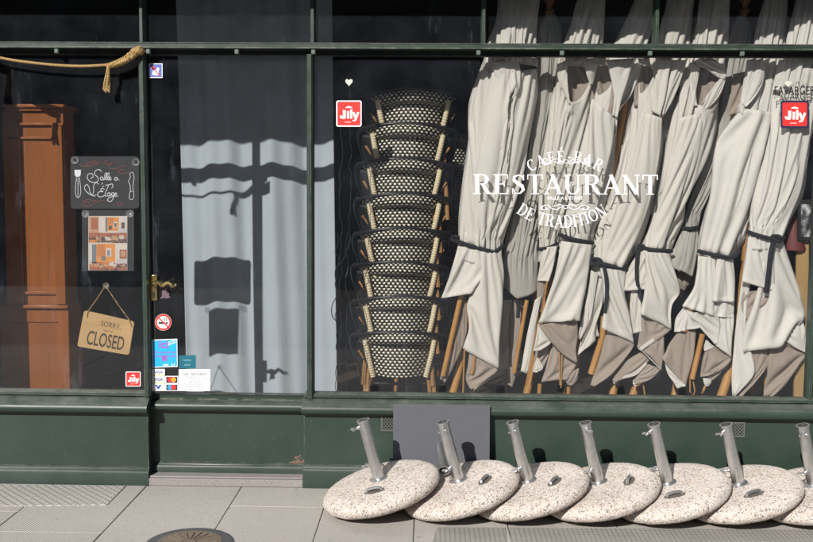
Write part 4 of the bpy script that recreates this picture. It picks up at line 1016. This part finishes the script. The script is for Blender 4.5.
# D
# (backing folds close the gaps towards the neighbours)
parasol('cream parasol with a knotted black cord and long tail at mid window',
 [(668,-8),(665,10),(659,30),(657,43),(648,60),(641,66),(637,90),(632,105),(628,125),(621,155),(611,190),(600,220),(591,250),(590,264)],
 [(695,-8),(692,24),(690,43),(682,60),(677,75),(670,95),(661,116),(664,140),(657,181),(649,218),(640,243),(627,268),(626,280)],
 [[(673,-8),(669,24),(664,44),(655,64),(650,80),(643,105),(636,132),(629,165),(617,200),(606,230),(597,260),(596,276)],[(679,-8),(676,24),(672,44),(664,64),(658,85),(651,110),(644,140),(637,175),(624,210),(612,240),(604,263),(603,278)],[(687,-8),(685,24),(681,44),(673,64),(667,90),(657,114),(652,145),(647,180),(636,215),(622,245),(615,266),(614,279)]],
 .18,5.0,
 [([(658,58),(656,75),(650,92),(655,110)],[(671,58),(668,80),(664,100),(660,116)],(.072,.062),D(bul=.014,rip=1.3,ramp=.006)),
  ([(674,60),(668,85),(662,115)],[(686,60),(680,80),(663,117)],(.07,.085),D(bul=.014,rip=1,ramp=.006)),
  ([(638,58),(640,62)],[(649,59),(651,66)],(.08,.085),D(bul=.016)),
  ([(645,112),(638,140),(630,175),(618,205),(606,240),(599,263)],[(662,118),(661,142),(655,180),(646,215),(635,243),(622,268)],(.08,.075),D(bul=.02,Ybl=.10,Ybr=.095,wf=1.16)),
  ([(600,268),(603,285),(604,305),(605,327)],[(626,270),(624,290),(629,312),(634,343)],(.085,.11),D(bul=.024,rip=1.5,ramp=.008,Ybl=.08,Ybr=.10)),
  ([(591,270),(587,300),(582,320),(578,338)],[(598,274),(594,300),(590,320),(580,340)],(.11,.10),D(bul=.012,rip=1)),
  ([(596,276),(592,305),(584,330),(577,355)],[(604,278),(602,305),(597,325),(599,337)],(.125,.12),D(bul=.012,rip=1.5,ramp=.01))],
 [([(612,58),(612,120),(604,200)],[(648,58),(643,120),(628,200)],(.215,.215),D(bul=.01,rip=2,ramp=.008)),
  ([(635,58),(634,80),(634,106)],[(658,60),(660,80),(652,108)],(.15,.15),D(bul=.006)),
  ([(607,328),(603,345),(597,366),(590,385)],[(619,328),(634,343),(631,351),(615,369),(593,386)],(.13,.10),D(bul=.014,rip=1,ramp=.01))],
 [([(604,316),(603,335),(591,374)],7,.155),([(622,360),(612,397)],3,.24)],
 [([(590,258),(600,263),(613,266.5),(627,269.5)],4.5,.11,.04),([(604,266),(606,276),(607,290),(605,313)],4,.07,.006)],[(596,262,.026,.085)],pinch=[(661,116,.07)],holes=[[(639,62),(649,65),(655,74),(648,86),(640,96)]],poleline=((612,397),(617,378),8,.2))
# E
parasol('cream parasol with a short cord tail, its lower hem folded in a swirl',
 [(701,-8),(696,24),(690,43),(683,62),(679,90),(672,120),(665,145),(660,180),(652,215),(646,235),(641,247),(640,262)],
 [(730,-8),(729,24),(728,43),(725,62),(725,78),(719,100),(716,130),(708,152),(696,174),(687,190),(684,218),(672,249),(671,264)],
 [[(706,-8),(701,24),(697,44),(690,64),(686,90),(681,118),(674,150),(668,185),(659,218),(648,248),(647,263)],[(713,-8),(709,24),(706,44),(699,64),(695,90),(690,118),(684,150),(676,190),(667,220),(655,249),(655,264)],[(722,-8),(720,24),(718,44),(713,64),(709,90),(703,118),(697,150),(687,185),(676,220),(663,250),(663,264)]],
 .18,6.0,
 [([(648,95),(654,150),(642,215)],[(692,95),(682,150),(664,215)],(.22,.22),D(bul=.01,rip=2,ramp=.008)),
  ([(690,62),(690,72),(690,86),(692,106)],[(700,66),(698,80),(696,92),(697,106)],(.085,.075),D(bul=.012)),
  ([(695,61),(700,64),(712,70),(720,77)],[(716,60),(722,66),(726,76),(724,79)],(.07,.08),D(bul=.016)),
  ([(722,76),(714,86),(705,98),(702,104)],[(726,77),(722,90),(714,102),(703,112)],(.075,.09),D(bul=.01)),
  ([(678,118),(671,150),(663,190),(654,220),(647,249)],[(701,113),(698,135),(689,170),(677,205),(665,235),(661,251)],(.085,.08),D(bul=.022,Ybl=.10,Ybr=.095,wf=1.16)),
  ([(641,250),(632,262),(627,272),(622,291)],[(650,251),(649,270),(645,289)],(.11,.085),D(bul=.018)),
  ([(631,290),(630,312),(633,334)],[(642,289),(641,312),(640,331)],(.12,.10),D(bul=.012,rip=1)),
  ([(645,252),(645,285),(643,313)],[(669,253),(676,275),(680,292),(672,305),(671,329)],(.075,.10),D(bul=.024,rip=1.6,ramp=.009,Ybl=.075,Ybr=.085)),
  ([(638,349),(650,340),(662,334)],[(641,351),(652,343),(663,337)],(.085,.085),D(bul=.003)),
  ([(637,346),(648,357),(659,368)],[(641,350),(652,360),(661,370)],(.08,.08),D(bul=.003)),
  ([(646,362),(634,372),(624,376)],[(647,364),(636,375),(622,379)],(.10,.10),D(bul=.003)),
  ([(613,379),(613,382),(614,384)],[(618,379),(618,382),(617,384)],(.14,.14),D(bul=.006)),([(633,380),(633,384),(635,386)],[(640,379),(639,383),(637,385)],(.12,.12),D(bul=.006))],
 [([(691,62),(691,90),(692,112)],[(724,64),(722,92),(712,114)],(.145,.145),D(bul=.005,rip=1.6,ramp=.012)),
  ([(707,100),(704,110),(702,116)],[(721,90),(717,105),(706,118)],(.105,.11),D(bul=.008)),
  ([(641,313),(640,330),(637,348)],[(672,329),(662,337),(641,349)],(.10,.095),D(bul=.008)),
  ([(641,352),(628,360),(612,380)],[(650,360),(638,371),(614,382)],(.125,.12),D(bul=.012)),
  ([(641,350),(652,358),(660,369)],[(664,336),(663,352),(661,370)],(.10,.10),D(bul=.012)),
  ([(648,364),(640,373),(633,381)],[(661,369),(652,378),(635,384)],(.11,.11),D(bul=.008))],
 [([(643,382),(645,397)],1.6,.14)],
 [([(641,247),(650,249.5),(660,250.5),(672,251)],4,.105,.04),([(638,249),(637,262),(637,278),(641,299)],4,.075,.01)],[(641,247,.014,.095)],pinch=[(702,112,.08)],holes=[[(694,68),(706,65),(720,76),(710,92),(703,105),(696,106)]],poleline=((632,397),(640,376),8,.2))
# F grey small behind
parasol('dull grey parasol squeezed behind, tied high and short, right of centre',
 [(738,15),(733,24),(730,32),(729,43),(727,65),(721,95),(716,130),(704,165),(692,195),(685,218),(682,228)],
 [(745,15),(750,23),(752,32),(753,43),(747,65),(739,90),(730,120),(725,140),(716,170),(708,195),(701,215),(698,228)],
 [[(740,15),(736,30),(735,44),(732,70),(726,100),(719,135),(708,170),(697,200),(687,228)],[(743,15),(743,30),(743,44),(739,70),(732,105),(723,140),(712,175),(702,205),(692,228)]],
 .26,7.0,
 [([(682,229),(676,243),(667,265)],[(690,229),(687,245),(680,272)],(.22,.19),D(bul=.016,Ybl=.15,Ybr=.14)),([(689,229),(684,250),(679,270)],[(698,229),(697,250),(692,277)],(.195,.22),D(bul=.016,Ybl=.14,Ybr=.17))],
 [([(677,270),(677,280),(680,289)],[(692,275),(691,282),(684,291)],(.22,.24),D(bul=.008))],
 [([(683,284),(681,297)],2.5,.28)],
 [([(681,228.5),(690,229),(698,227.5)],4.5,.21,.035)],body=GREYC,poleline=((674,397),(677,380),7,.33),finial=(745,8))
# G
parasol('cream parasol with a square patch hanging under its cord, wooden rib bare below',
 [(767,-8),(758,20),(753,43),(748,62),(745,80),(739,100),(729,122),(719,145),(714,155),(712,190),(704,215),(698,240),(697,255)],
 [(788,-8),(787,24),(786,43),(781,62),(778,80),(773,100),(769,115),(767,135),(758,185),(753,214),(746,238),(734,257),(734,268)],
 [[(772,-8),(765,24),(760,44),(754,64),(749,86),(745,105),(738,128),(733,155),(728,200),(718,235),(711,253),(710,268)],[(778,-8),(775,24),(771,44),(766,66),(762,88),(757,108),(753,145),(748,185),(738,215),(722,250),(719,268)],[(783,-8),(782,24),(780,44),(776,66),(772,88),(768,112),(763,145),(755,188),(746,220),(731,252),(729,268)]],
 .19,8.0,
 [([(747,60),(745,72),(742,90),(740,104)],[(756,58),(754,76),(749,92),(744,106)],(.085,.075),D(bul=.012)),
  ([(756,60),(752,78),(748,95),(743,106)],[(763,58),(764,78),(757,94),(745,107)],(.075,.07),D(bul=.012)),
  ([(742,108),(730,122),(718,140),(713,160),(711,190),(704,222),(698,252)],[(772,112),(770,128),(764,150),(755,187),(745,217),(733,245),(727,256)],(.10,.10),D(bul=.036,rip=2.2,ramp=.011,Ybl=.125,Ybr=.09,wf=1.2)),
  ([(698,256),(697,270),(694,287),(682,306)],[(718,258),(716,280),(714,300),(714,316)],(.08,.085),D(bul=.014,Ybl=.07,Ybr=.075)),
  ([(717,259),(714,280),(712,301)],[(733,259),(735,280),(734,302)],(.068,.085),D(bul=.014,rip=1,ramp=.005)),
  ([(712,300),(713,308),(712,316)],[(734,302),(734,310),(733,318)],(.09,.1),D(bul=.01)),
  ([(684,307),(676,318),(674,332)],[(690,310),(698,318),(702,327)],(.095,.085),D(bul=.01)),
  ([(686,311),(702,326),(716,344)],[(719,315),(720,328),(717,344)],(.078,.085),D(bul=.014)),
  ([(718,316),(718,330),(715,343)],[(734,314),(732,335),(731,357)],(.10,.105),D(bul=.012)),
  ([(664,354),(667,372),(678,388)],[(668,355),(676,372),(686,386)],(.10,.10),D(bul=.004)),
  ([(706,340),(704,346),(704,351)],[(707,340),(712,345),(714,346)],(.11,.11),D(bul=.003)),
  ([(703,378),(704,383),(706,386)],[(711,379),(711,383),(708,386)],(.13,.13),D(bul=.006))],
 [([(733,74),(730,100),(728,116)],[(752,70),(750,92),(742,114)],(.16,.16),D(bul=.006)),
  ([(677,333),(668,346),(664,358)],[(696,330),(692,352),(686,386)],(.11,.105),D(bul=.014)),
  ([(705,350),(702,362),(700,377)],[(716,346),(732,358),(712,371)],(.12,.12),D(bul=.012)),
  ([(710,371),(706,378),(704,383)],[(730,365),(716,376),(707,385)],(.14,.14),D(bul=.008))],
 [([(702.5,334),(692,379)],5.5,.1),([(690,372),(690,392),(693,396),(695,391),(693,381)],1.5,.12),([(706,386),(701,393)],4,.3)],
 [([(698,251),(708,253.5),(718,255.5),(733,257.5),(739,250)],4,.095,.045)],pinch=[(742,107,.07)],holes=[[(738,80),(747,72),(744,92),(735,110),(732,106)]],poleline=((721,397),(731,366),9.5,.17))
# H
parasol('rightmost cream parasol, tied with a knotted cord and long tail by the board',
 [(798,-8),(791,20),(786,43),(782,62),(774,80),(770,115),(767,135),(758,185),(753,210),(748,233),(746,248)],
 [(842,-8),(834,24),(827,43),(821,62),(816,90),(812,120),(809,140),(803,195),(791,219),(783,239),(783,252)],
 [[(805,-8),(799,24),(795,44),(790,62),(783,90),(778,120),(776,150),(769,190),(762,215),(754,234),(753,250)],[(815,-8),(809,24),(806,44),(801,66),(794,95),(788,130),(784,165),(779,200),(770,222),(762,236),(761,250)],[(828,-8),(822,24),(818,44),(812,66),(806,95),(802,130),(798,170),(791,202),(781,222),(772,238),(771,250)]],
 .14,9.0,
 [([(779,60),(776,72),(772,90)],[(792,58),(790,75),(786,95)],(.09,.085),D(bul=.014)),
  ([(797,66),(786,100),(780,140),(776,190),(768,220),(759,237)],[(821,70),(813,110),(808,140),(801,190),(790,217),(778,240)],(.055,.075),D(bul=.02,Ybl=.075,Ybr=.075,wf=1.16)),
  ([(748,237),(745,260),(743,281)],[(775,241),(774,265),(775,291)],(.085,.07),D(bul=.016,rip=.8,ramp=.006)),
  ([(762,241),(764,265),(756,298),(744,330),(743,352)],[(783,241),(790,262),(799,290),(804,320),(781,338)],(.09,.12),D(bul=.022,rip=2.6,ramp=.014,Ybl=.085,Ybr=.10)),
  ([(746,250),(739,300),(734,345),(732,396)],[(753,272),(746,310),(746,352),(755,371),(734,397)],(.11,.095),D(bul=.012)),
  ([(779,337),(790,344),(806,352)],[(803,321),(806,335),(807,352)],(.11,.12),D(bul=.01)),
  ([(768,392),(780,380),(787,366)],[(770,398),(788,382),(789,366)],(.17,.17),D(bul=.004))],
 [([(743,292),(741,305),(745,320)],[(775,289),(768,297),(750,312)],(.10,.092),D(bul=.01)),
  ([(745,353),(754,370),(737,396)],[(769,345),(767,366),(740,397)],(.13,.12),D(bul=.014)),
  ([(768,346),(767,372),(763,396)],[(780,339),(806,352),(795,370),(768,398)],(.13,.13),D(bul=.016,rip=1,ramp=.008))],
 [([(770,330),(766,392)],5,.2)],
 [([(747,231.5),(757,235),(766,237.5),(777,239.5),(784,238)],4,.088,.055),([(774,240),(771,252),(769,270),(766,293)],5,.045,.006)],[(776,238.5,.022,.05)],poleline=((748,397),(756,366),8,.26))
# dark bracket of parasol A's neck
# ------------------------------------------------------------------ odds and ends at the right of the window
bp=MB(); bp.pxprism([(797,242),(809,240),(808.5,399),(794,399)],.17,.19); tag(bp.build('timber_board',BOARD,bevel=.002),'bare yellow-brown board standing upright at the right window edge','board')
pf=thing('picture_frame',(XP(807,240,.14),.14,ZP(807,240,.14)),'black framed black-and-white photo at the right window edge','picture frame')
mb=MB(); mb.pxprism([(798,200),(822,199),(822,240),(798,241)],.135,.15)
mb.build('frame',BLACK,pf,bevel=.003)
mb=MB(); g_=[]
n_=42
for i in range(n_):
    for j in range(24):
        mb.m=min(4,int(5*max(0,.42+.9*noise.noise((j*.17+3,i*.10,1.7))+.3*noise.noise((j*.5,i*.4,4.1))))); mb.pxrect(801+j*.767,204+i*.783,801.767+j*.767,204.783+i*.783,.134)
mb.build('photo',[plain((.03,.03,.035),.3),plain((.09,.09,.1),.3),plain((.17,.17,.18),.3),plain((.32,.32,.34),.3),plain((.52,.52,.55),.3)],pf,smooth=False)
mb=MB(); a=P(798,247,.16); mb.lathe([(.065,0),(.066,.01),(.012,.20),(0.001,.205)],P(793,250,.2),16); tag(mb.build('red_cone',plain((.13,.03,.028),.6)),'small dark maroon cone between the rightmost parasol and the picture frame','cone')
# fairy light cables at the left of the chairs
mb=MB(); rr_=random.Random(5)
for k,(x,ya,yb_) in enumerate(((337,232,392),(341,120,390),(347,232,396),(350,90,250))):
    n_=26; mb.tube([P(x+rr_.uniform(-1.9,1.9),ya+(yb_-ya)*i/(n_-1),.14+rr_.uniform(-.015,.015)) for i in range(n_)],.002,5,n_*3)
mb.tube([P(x,y,.14) for x,y in ((337,296),(332,306),(333,318),(338,322))],.0026,5,16)
mb.tube([P(x,y,.14) for x,y in ((350,238),(342,262),(336,268),(337,290))],.0026,5,16)
tag(mb.build('cable',plain((.018,.018,.02),.5)),'tangle of thin dark cables hanging between door curtain and chair stack','cable')
# ------------------------------------------------------------------ chairs
def chair_proto():
    root=thing('bistro_chair',(0,0,0),'x','chair','stacked bistro chairs')
    # local: origin at backrest top centre, viewer at -Y
    def plan(u,wd): # u -1..1
        return (wd*u, .20*(abs(u)**2.3))
    mb=MB(); nr,nc=30,60
    prof=[]   # (out,z) from lower edge up to the roll; lip curls out towards the viewer
    prof=[(0,-.26),(0,-.20),(0,-.14),(-.002,-.10),(-.004,-.075),(-.004,-.066),(.022,-.058),(.044,-.052),(.056,-.041),(.058,-.029),(.049,-.012),(.030,.001),(.012,.006)]
    pr=crom([(a,b,0) for a,b in prof],nr)
    ln=[0]
    for a,b in zip(pr,pr[1:]): ln.append(ln[-1]+(b-a).length)
    g=[];uv=[]
    for i in range(nr):
        z=pr[i].y; row=[];ur=[]
        t=(z+.26)/.266
        wd=.150+.062*t**1.2
        wd2=wd if z<-.068 else wd+.038*((z+.068)/.074)
        for j in range(nc):
            u=-1+2*j/(nc-1); x,y=plan(u,wd2)
            lip=pr[i].x*(1-abs(u)**2.2) if z>-.068 else pr[i].x
            arch=-.032*abs(u)**2*(max(0,t)**2)
            row.append((x,y*.5-lip,z+arch)); ur.append((u*.205*(wd2/.2),ln[i]))
        g.append(row); uv.append(ur)
    mb.grid(g,uv); mb.build('backrest',WEAVE,root,angle=180,solid=.006)
    mb=MB(); q=[]
    for k in range(41):
        u=-1+2*k/40; x,y=plan(u,.262); q.append((x,y*.30-.022*(1-u*u),.010-.036*u*u))
    q=[(-.242,.17,-.19),(-.266,.13,-.11),(-.272,.085,-.055)]+q+[(.272,.085,-.055),(.266,.13,-.11),(.242,.17,-.19)]
    qq=crom(q,90); mb.tube(qq,[.0085+.0065*min(1,abs(p.x)/.262)**2.5 for p in qq],12); mb.build('top_rail',RAIL,root)
    for s in (-1,1):
        # dark woven wing closing the side
        mb=MB(); a=crom([(s*.205,.065,-.055),(s*.195,.065,-.12),(s*.165,.08,-.25)],10); b=crom([(s*.268,.09,-.05),(s*.264,.13,-.12),(s*.225,.18,-.24)],10)
        mb.grid([[a[i].lerp(b[i],j/7)+Vector((s*.012*math.sin(PI*j/7),0,0)) for j in range(8)] for i in range(10)]); mb.build('side_wing',BLACKR,root,solid=.004,angle=180)
        mb=MB(); q=crom([(s*.198,.052,-.046),(s*.184,.05,-.12),(s*.168,.056,-.19),(s*.152,.07,-.262)],46)
        mb.tube(q,[.0145+.0022*(i%3==0) for i in range(46)],10); mb.build('post',WRAP,root)
        mb=MB(); mb.tube([(s*.166,.105,-.235),(s*.19,.09,-.18),(s*.236,.088,-.115)],.0085,8,10); mb.build('brace',BAMB,root)
        mb=MB(); mb.tube([(s*.16,.09,-.22),(s*.18,.10,-.40),(s*.20,.07,-.71)],.0125,8,8); mb.build('leg',BAMB,root)
        mb=MB(); mb.tube([(s*.20,.44,-.28),(s*.215,.45,-.45),(s*.225,.48,-.71)],.0125,8,8); mb.build('leg',BAMB,root)
        mb=MB(); mb.tube([(s*.262,.13,-.10),(s*.235,.2,-.25),(s*.22,.27,-.34)],.010,8,8); mb.build('arm_post',BAMB,root)
    mb=MB(); g=[];uv=[]
    for i in range(16):
        y=.11+.34*i/15; row=[];ur=[]
        for j in range(18):
            u=-1+2*j/17; row.append((u*(.165+.04*i/15),y,-.268+.008*u*u-.012*math.sin(PI*i/15))); ur.append((u*.2,y))
        g.append(row);uv.append(ur)
    mb.grid(g,uv); mb.build('seat',WEAVE,root,solid=.02)
    mb=MB(); mb.tube([(-.165,.11,-.262),(.165,.11,-.262)],.015,8); mb.tube([(-.15,.115,-.315),(.15,.115,-.315)],.010,8); mb.build('seat_rail',BLACKR,root)
    return root
YCH=.30
proto=chair_proto()
rims=[(412.5,90),(408.5,124),(404.5,159.5),(403.5,194.5),(402.5,229.5),(401,263),(400,297.5),(399.5,333)]
words=['topmost','second from the top','third from the top','fourth from the top','fifth from the top, middle of','third from the bottom','second from the bottom','bottom']
for i,(px,py) in enumerate(rims):
    o=proto if i==0 else copy_tree(proto)
    p=P(px,py,YCH-.02); o.location=(p.x,YCH+random.uniform(-.004,.004),p.z-.004); o.location.x+=random.uniform(-.004,.004); o.rotation_euler=(R(random.uniform(-.8,.8)),R(random.uniform(-1.0,1.0)),R(random.uniform(-2,2)))
    o['label']='black and cream woven bistro chair, %s in the front stack'%words[i] if 'of' not in words[i] else 'black and cream woven bistro chair, %s the front stack'%words[i]
    if i in (1,2,3,5,6): o['label']='black and cream woven bistro chair, %s of the front stack'%words[i]
w2=['topmost visible','second','third','fourth','lowest']
for i in range(5):
    o=copy_tree(proto); p=P(448-2*i,131+41*i,YCH+.62); o.location=(p.x,YCH+.62,p.z); o.rotation_euler=(0,0,R(8))
    o['label']='shaded bistro chair behind the front stack, beside the parasols, %s from the top'%['first','second','third','fourth','fifth'][i]
    o['group']='bistro chairs in the rear stack'
# ------------------------------------------------------------------ parasol bases
def base_proto():
    root=thing('parasol_stand',(0,0,0),'x','parasol stand','pebble concrete parasol stands')
    mb=MB(); pr=crom([(.03,.090,0),(.10,.089,0),(.19,.0865,0),(.245,.082,0),(.277,.071,0),(.295,.052,0),(.298,.037,0),(.288,.017,0),(.268,.004,0),(.24,.0,0),(.05,.0,0)],44)
    mb.lathe([(p.x,p.y) for p in pr],(0,0,0),96)
    for i,v in enumerate(mb.v):
        n_=noise.noise(v*28)*.0022+noise.noise(v*90)*.0012
        d=Vector((v.x,v.y,(v.z-.04)*3)); d.normalize(); mb.v[i]=v+d*n_
    mb.build('slab',PEBBLE,root,angle=180)
    mb=MB(); h=.40; ro,ri=.0290,.0255
    mb.lathe([(ri,.084),(ro,.084),(ro,h-.012),(ro+.003,h-.010),(ro+.003,h),(ri,h),(ri,h-.06),(ri,.09)],(0,0,0),28); mb.build('tube',STEEL,root,angle=30)
    mb=MB(); mb.lathe([(ri,.088),(.046,.088),(.046,.094),(.038,.098),(ro,.10)],(0,0,0),28); mb.build('flange',ZINC,root)
    mb=MB(); mb.lathe([(0,.2),(ri,.2),(ri-.001,.202),(0,.202)],(0,0,0),16); mb.build('bore_shade',BLACK,root)  # black disc paints the darkness down the hollow tube
    for (z,a,name) in ((h-.03,200,'wing_screw'),(.165,150,'wing_screw')):
        d=Vector((math.cos(R(a)),math.sin(R(a)),0)); t=Vector((-d.y,d.x,0)); c0=d*ro+Vector((0,0,z))
        mb=MB(); mb.tube([c0,c0+d*.025],.006,8); mb.sphere(c0+d*.004,.010,10)
        for s in (-1,1): mb.tube([c0+d*.02,c0+d*.028+t*.012*s,c0+d*.038+t*.017*s],[.004,.006,.005],7,7)
        mb.build(name,ZINC,root)
    # lifting handle on the slab; a flat dark oval paints its recess shading
    mb=MB(); a=-95; d=Vector((math.cos(R(a)),math.sin(R(a)),0)); t=Vector((-d.y,d.x,0)); c0=d*.155+Vector((0,0,.0875))
    n_=20; mb.add([c0+t*(.052*math.cos(2*PI*k/n_))+d*(.026*math.sin(2*PI*k/n_))+Vector((0,0,.0022)) for k in range(n_)],[tuple(range(n_))]); mb.build('recess_shade',plain((.10,.085,.07),.9),root)
    mb=MB(); mb.tube([c0-t*.036+Vector((0,0,-.004)),c0-t*.034+Vector((0,0,.010)),c0-t*.02+Vector((0,0,.015)),c0+t*.02+Vector((0,0,.015)),c0+t*.034+Vector((0,0,.010)),c0+t*.036+Vector((0,0,-.004))],.0075,8,20)
    mb.build('handle',ZINC,root)
    a=95; d=Vector((math.cos(R(a)),math.sin(R(a)),0)); t=Vector((-d.y,d.x,0)); c0=d*.155+Vector((0,0,.087))
    mb=MB(); mb.tube([c0-t*.03,c0-t*.032+Vector((0,0,.012)),c0-t*.015+Vector((0,0,.024)),c0+t*.015+Vector((0,0,.024)),c0+t*.032+Vector((0,0,.012)),c0+t*.03],.0055,8,20); mb.build('handle',ZINC,root)
    return root
bp_=base_proto()
TILT=14.6
spots=[(379,484,0),(459,485,62),(528,482,58),(598,484,70),(667,487,4),(738,491,14),(812.5,495,48)]
bl=['pebble concrete parasol stand leftmost of the row, overlapping its neighbour','pebble concrete parasol stand in front of the slate board, a loose tube behind it','pebble concrete parasol stand at the right edge of the slate board','pebble concrete parasol stand, middle one of the seven','pebble concrete parasol stand between the middle one and the one below the vent grille','pebble concrete parasol stand right below the vent grille','pebble concrete parasol stand cut off by the right picture edge']
BY=-.40
for i,(px,py,a) in enumerate(spots):
    o=bp_ if i==0 else copy_tree(bp_)
    M=Matrix.Rotation(R(3.0+[0,.6,-.4,.3,.7,-.3,0][i]),3,'X')@Matrix.Rotation(R(-TILT+[0,-.9,-.5,.9,0,.4,1.2][i]),3,'Y')@Matrix.Rotation(R(a),3,'Z')
    lo=.073
    bx=P(px,py,BY).x+.084*math.sin(R(TILT))
    o.location=(bx,BY,lo); o.rotation_euler=M.to_euler('XYZ'); o['label']=bl[i]
# slate board leaning on the stall riser
p0=P(393.5,404,-.10); p1=P(490,404,-.10)
mb=MB(); zt=p0.z; yy=[-.155,-.145,-.112,-.102]; mb.add([(p0.x,yy[0],.002),(p1.x,yy[0],.002),(p1.x,yy[1],.002),(p0.x,yy[1],.002),(p0.x,yy[2],zt),(p1.x,yy[2],zt+.002),(p1.x,yy[3],zt+.002),(p0.x,yy[3],zt)],[(0,1,5,4),(2,3,7,6),(0,4,7,3),(1,2,6,5),(4,5,6,7),(0,3,2,1)]); o=mb.build('slate_board',SLATE,bevel=.002)
tag(o,'blank dark grey slate board leaning on the green stall riser behind the bases','board')
# loose tube behind base two
lt=thing('loose_tube',(XP(443,475,-.3),-.3,.1),'short loose steel tube lying with its open end facing out behind the second base','tube')
a=P(444,471,-.36); b=P(440.5,446,-.19); d=(b-a).normalized()
def ringtube(mb,a,b,ro,ri,seg=24):
    d=(b-a).normalized(); x=d.cross(Vector((0,0,1))).normalized(); y=x.cross(d)
    g=[[p+(x*math.cos(2*PI*k/seg)+y*math.sin(2*PI*k/seg))*r for k in range(seg+1)] for p,r in ((b,ri),(a,ri),(a,ro),(b,ro),(b,.001))]
    mb.grid(g)
mb=MB(); ringtube(mb,a,b,.029,.0245); mb.build('tube',STEEL,lt,angle=40)
mb=MB(); x=d.cross(Vector((0,0,1))).normalized(); y=x.cross(d); mb.add([a+d*.05+(x*math.cos(2*PI*k/20)+y*math.sin(2*PI*k/20))*.025 for k in range(20)],[tuple(range(20))]); mb.build('inside',BLACK,lt)  # black disc paints the shade within the open tube end
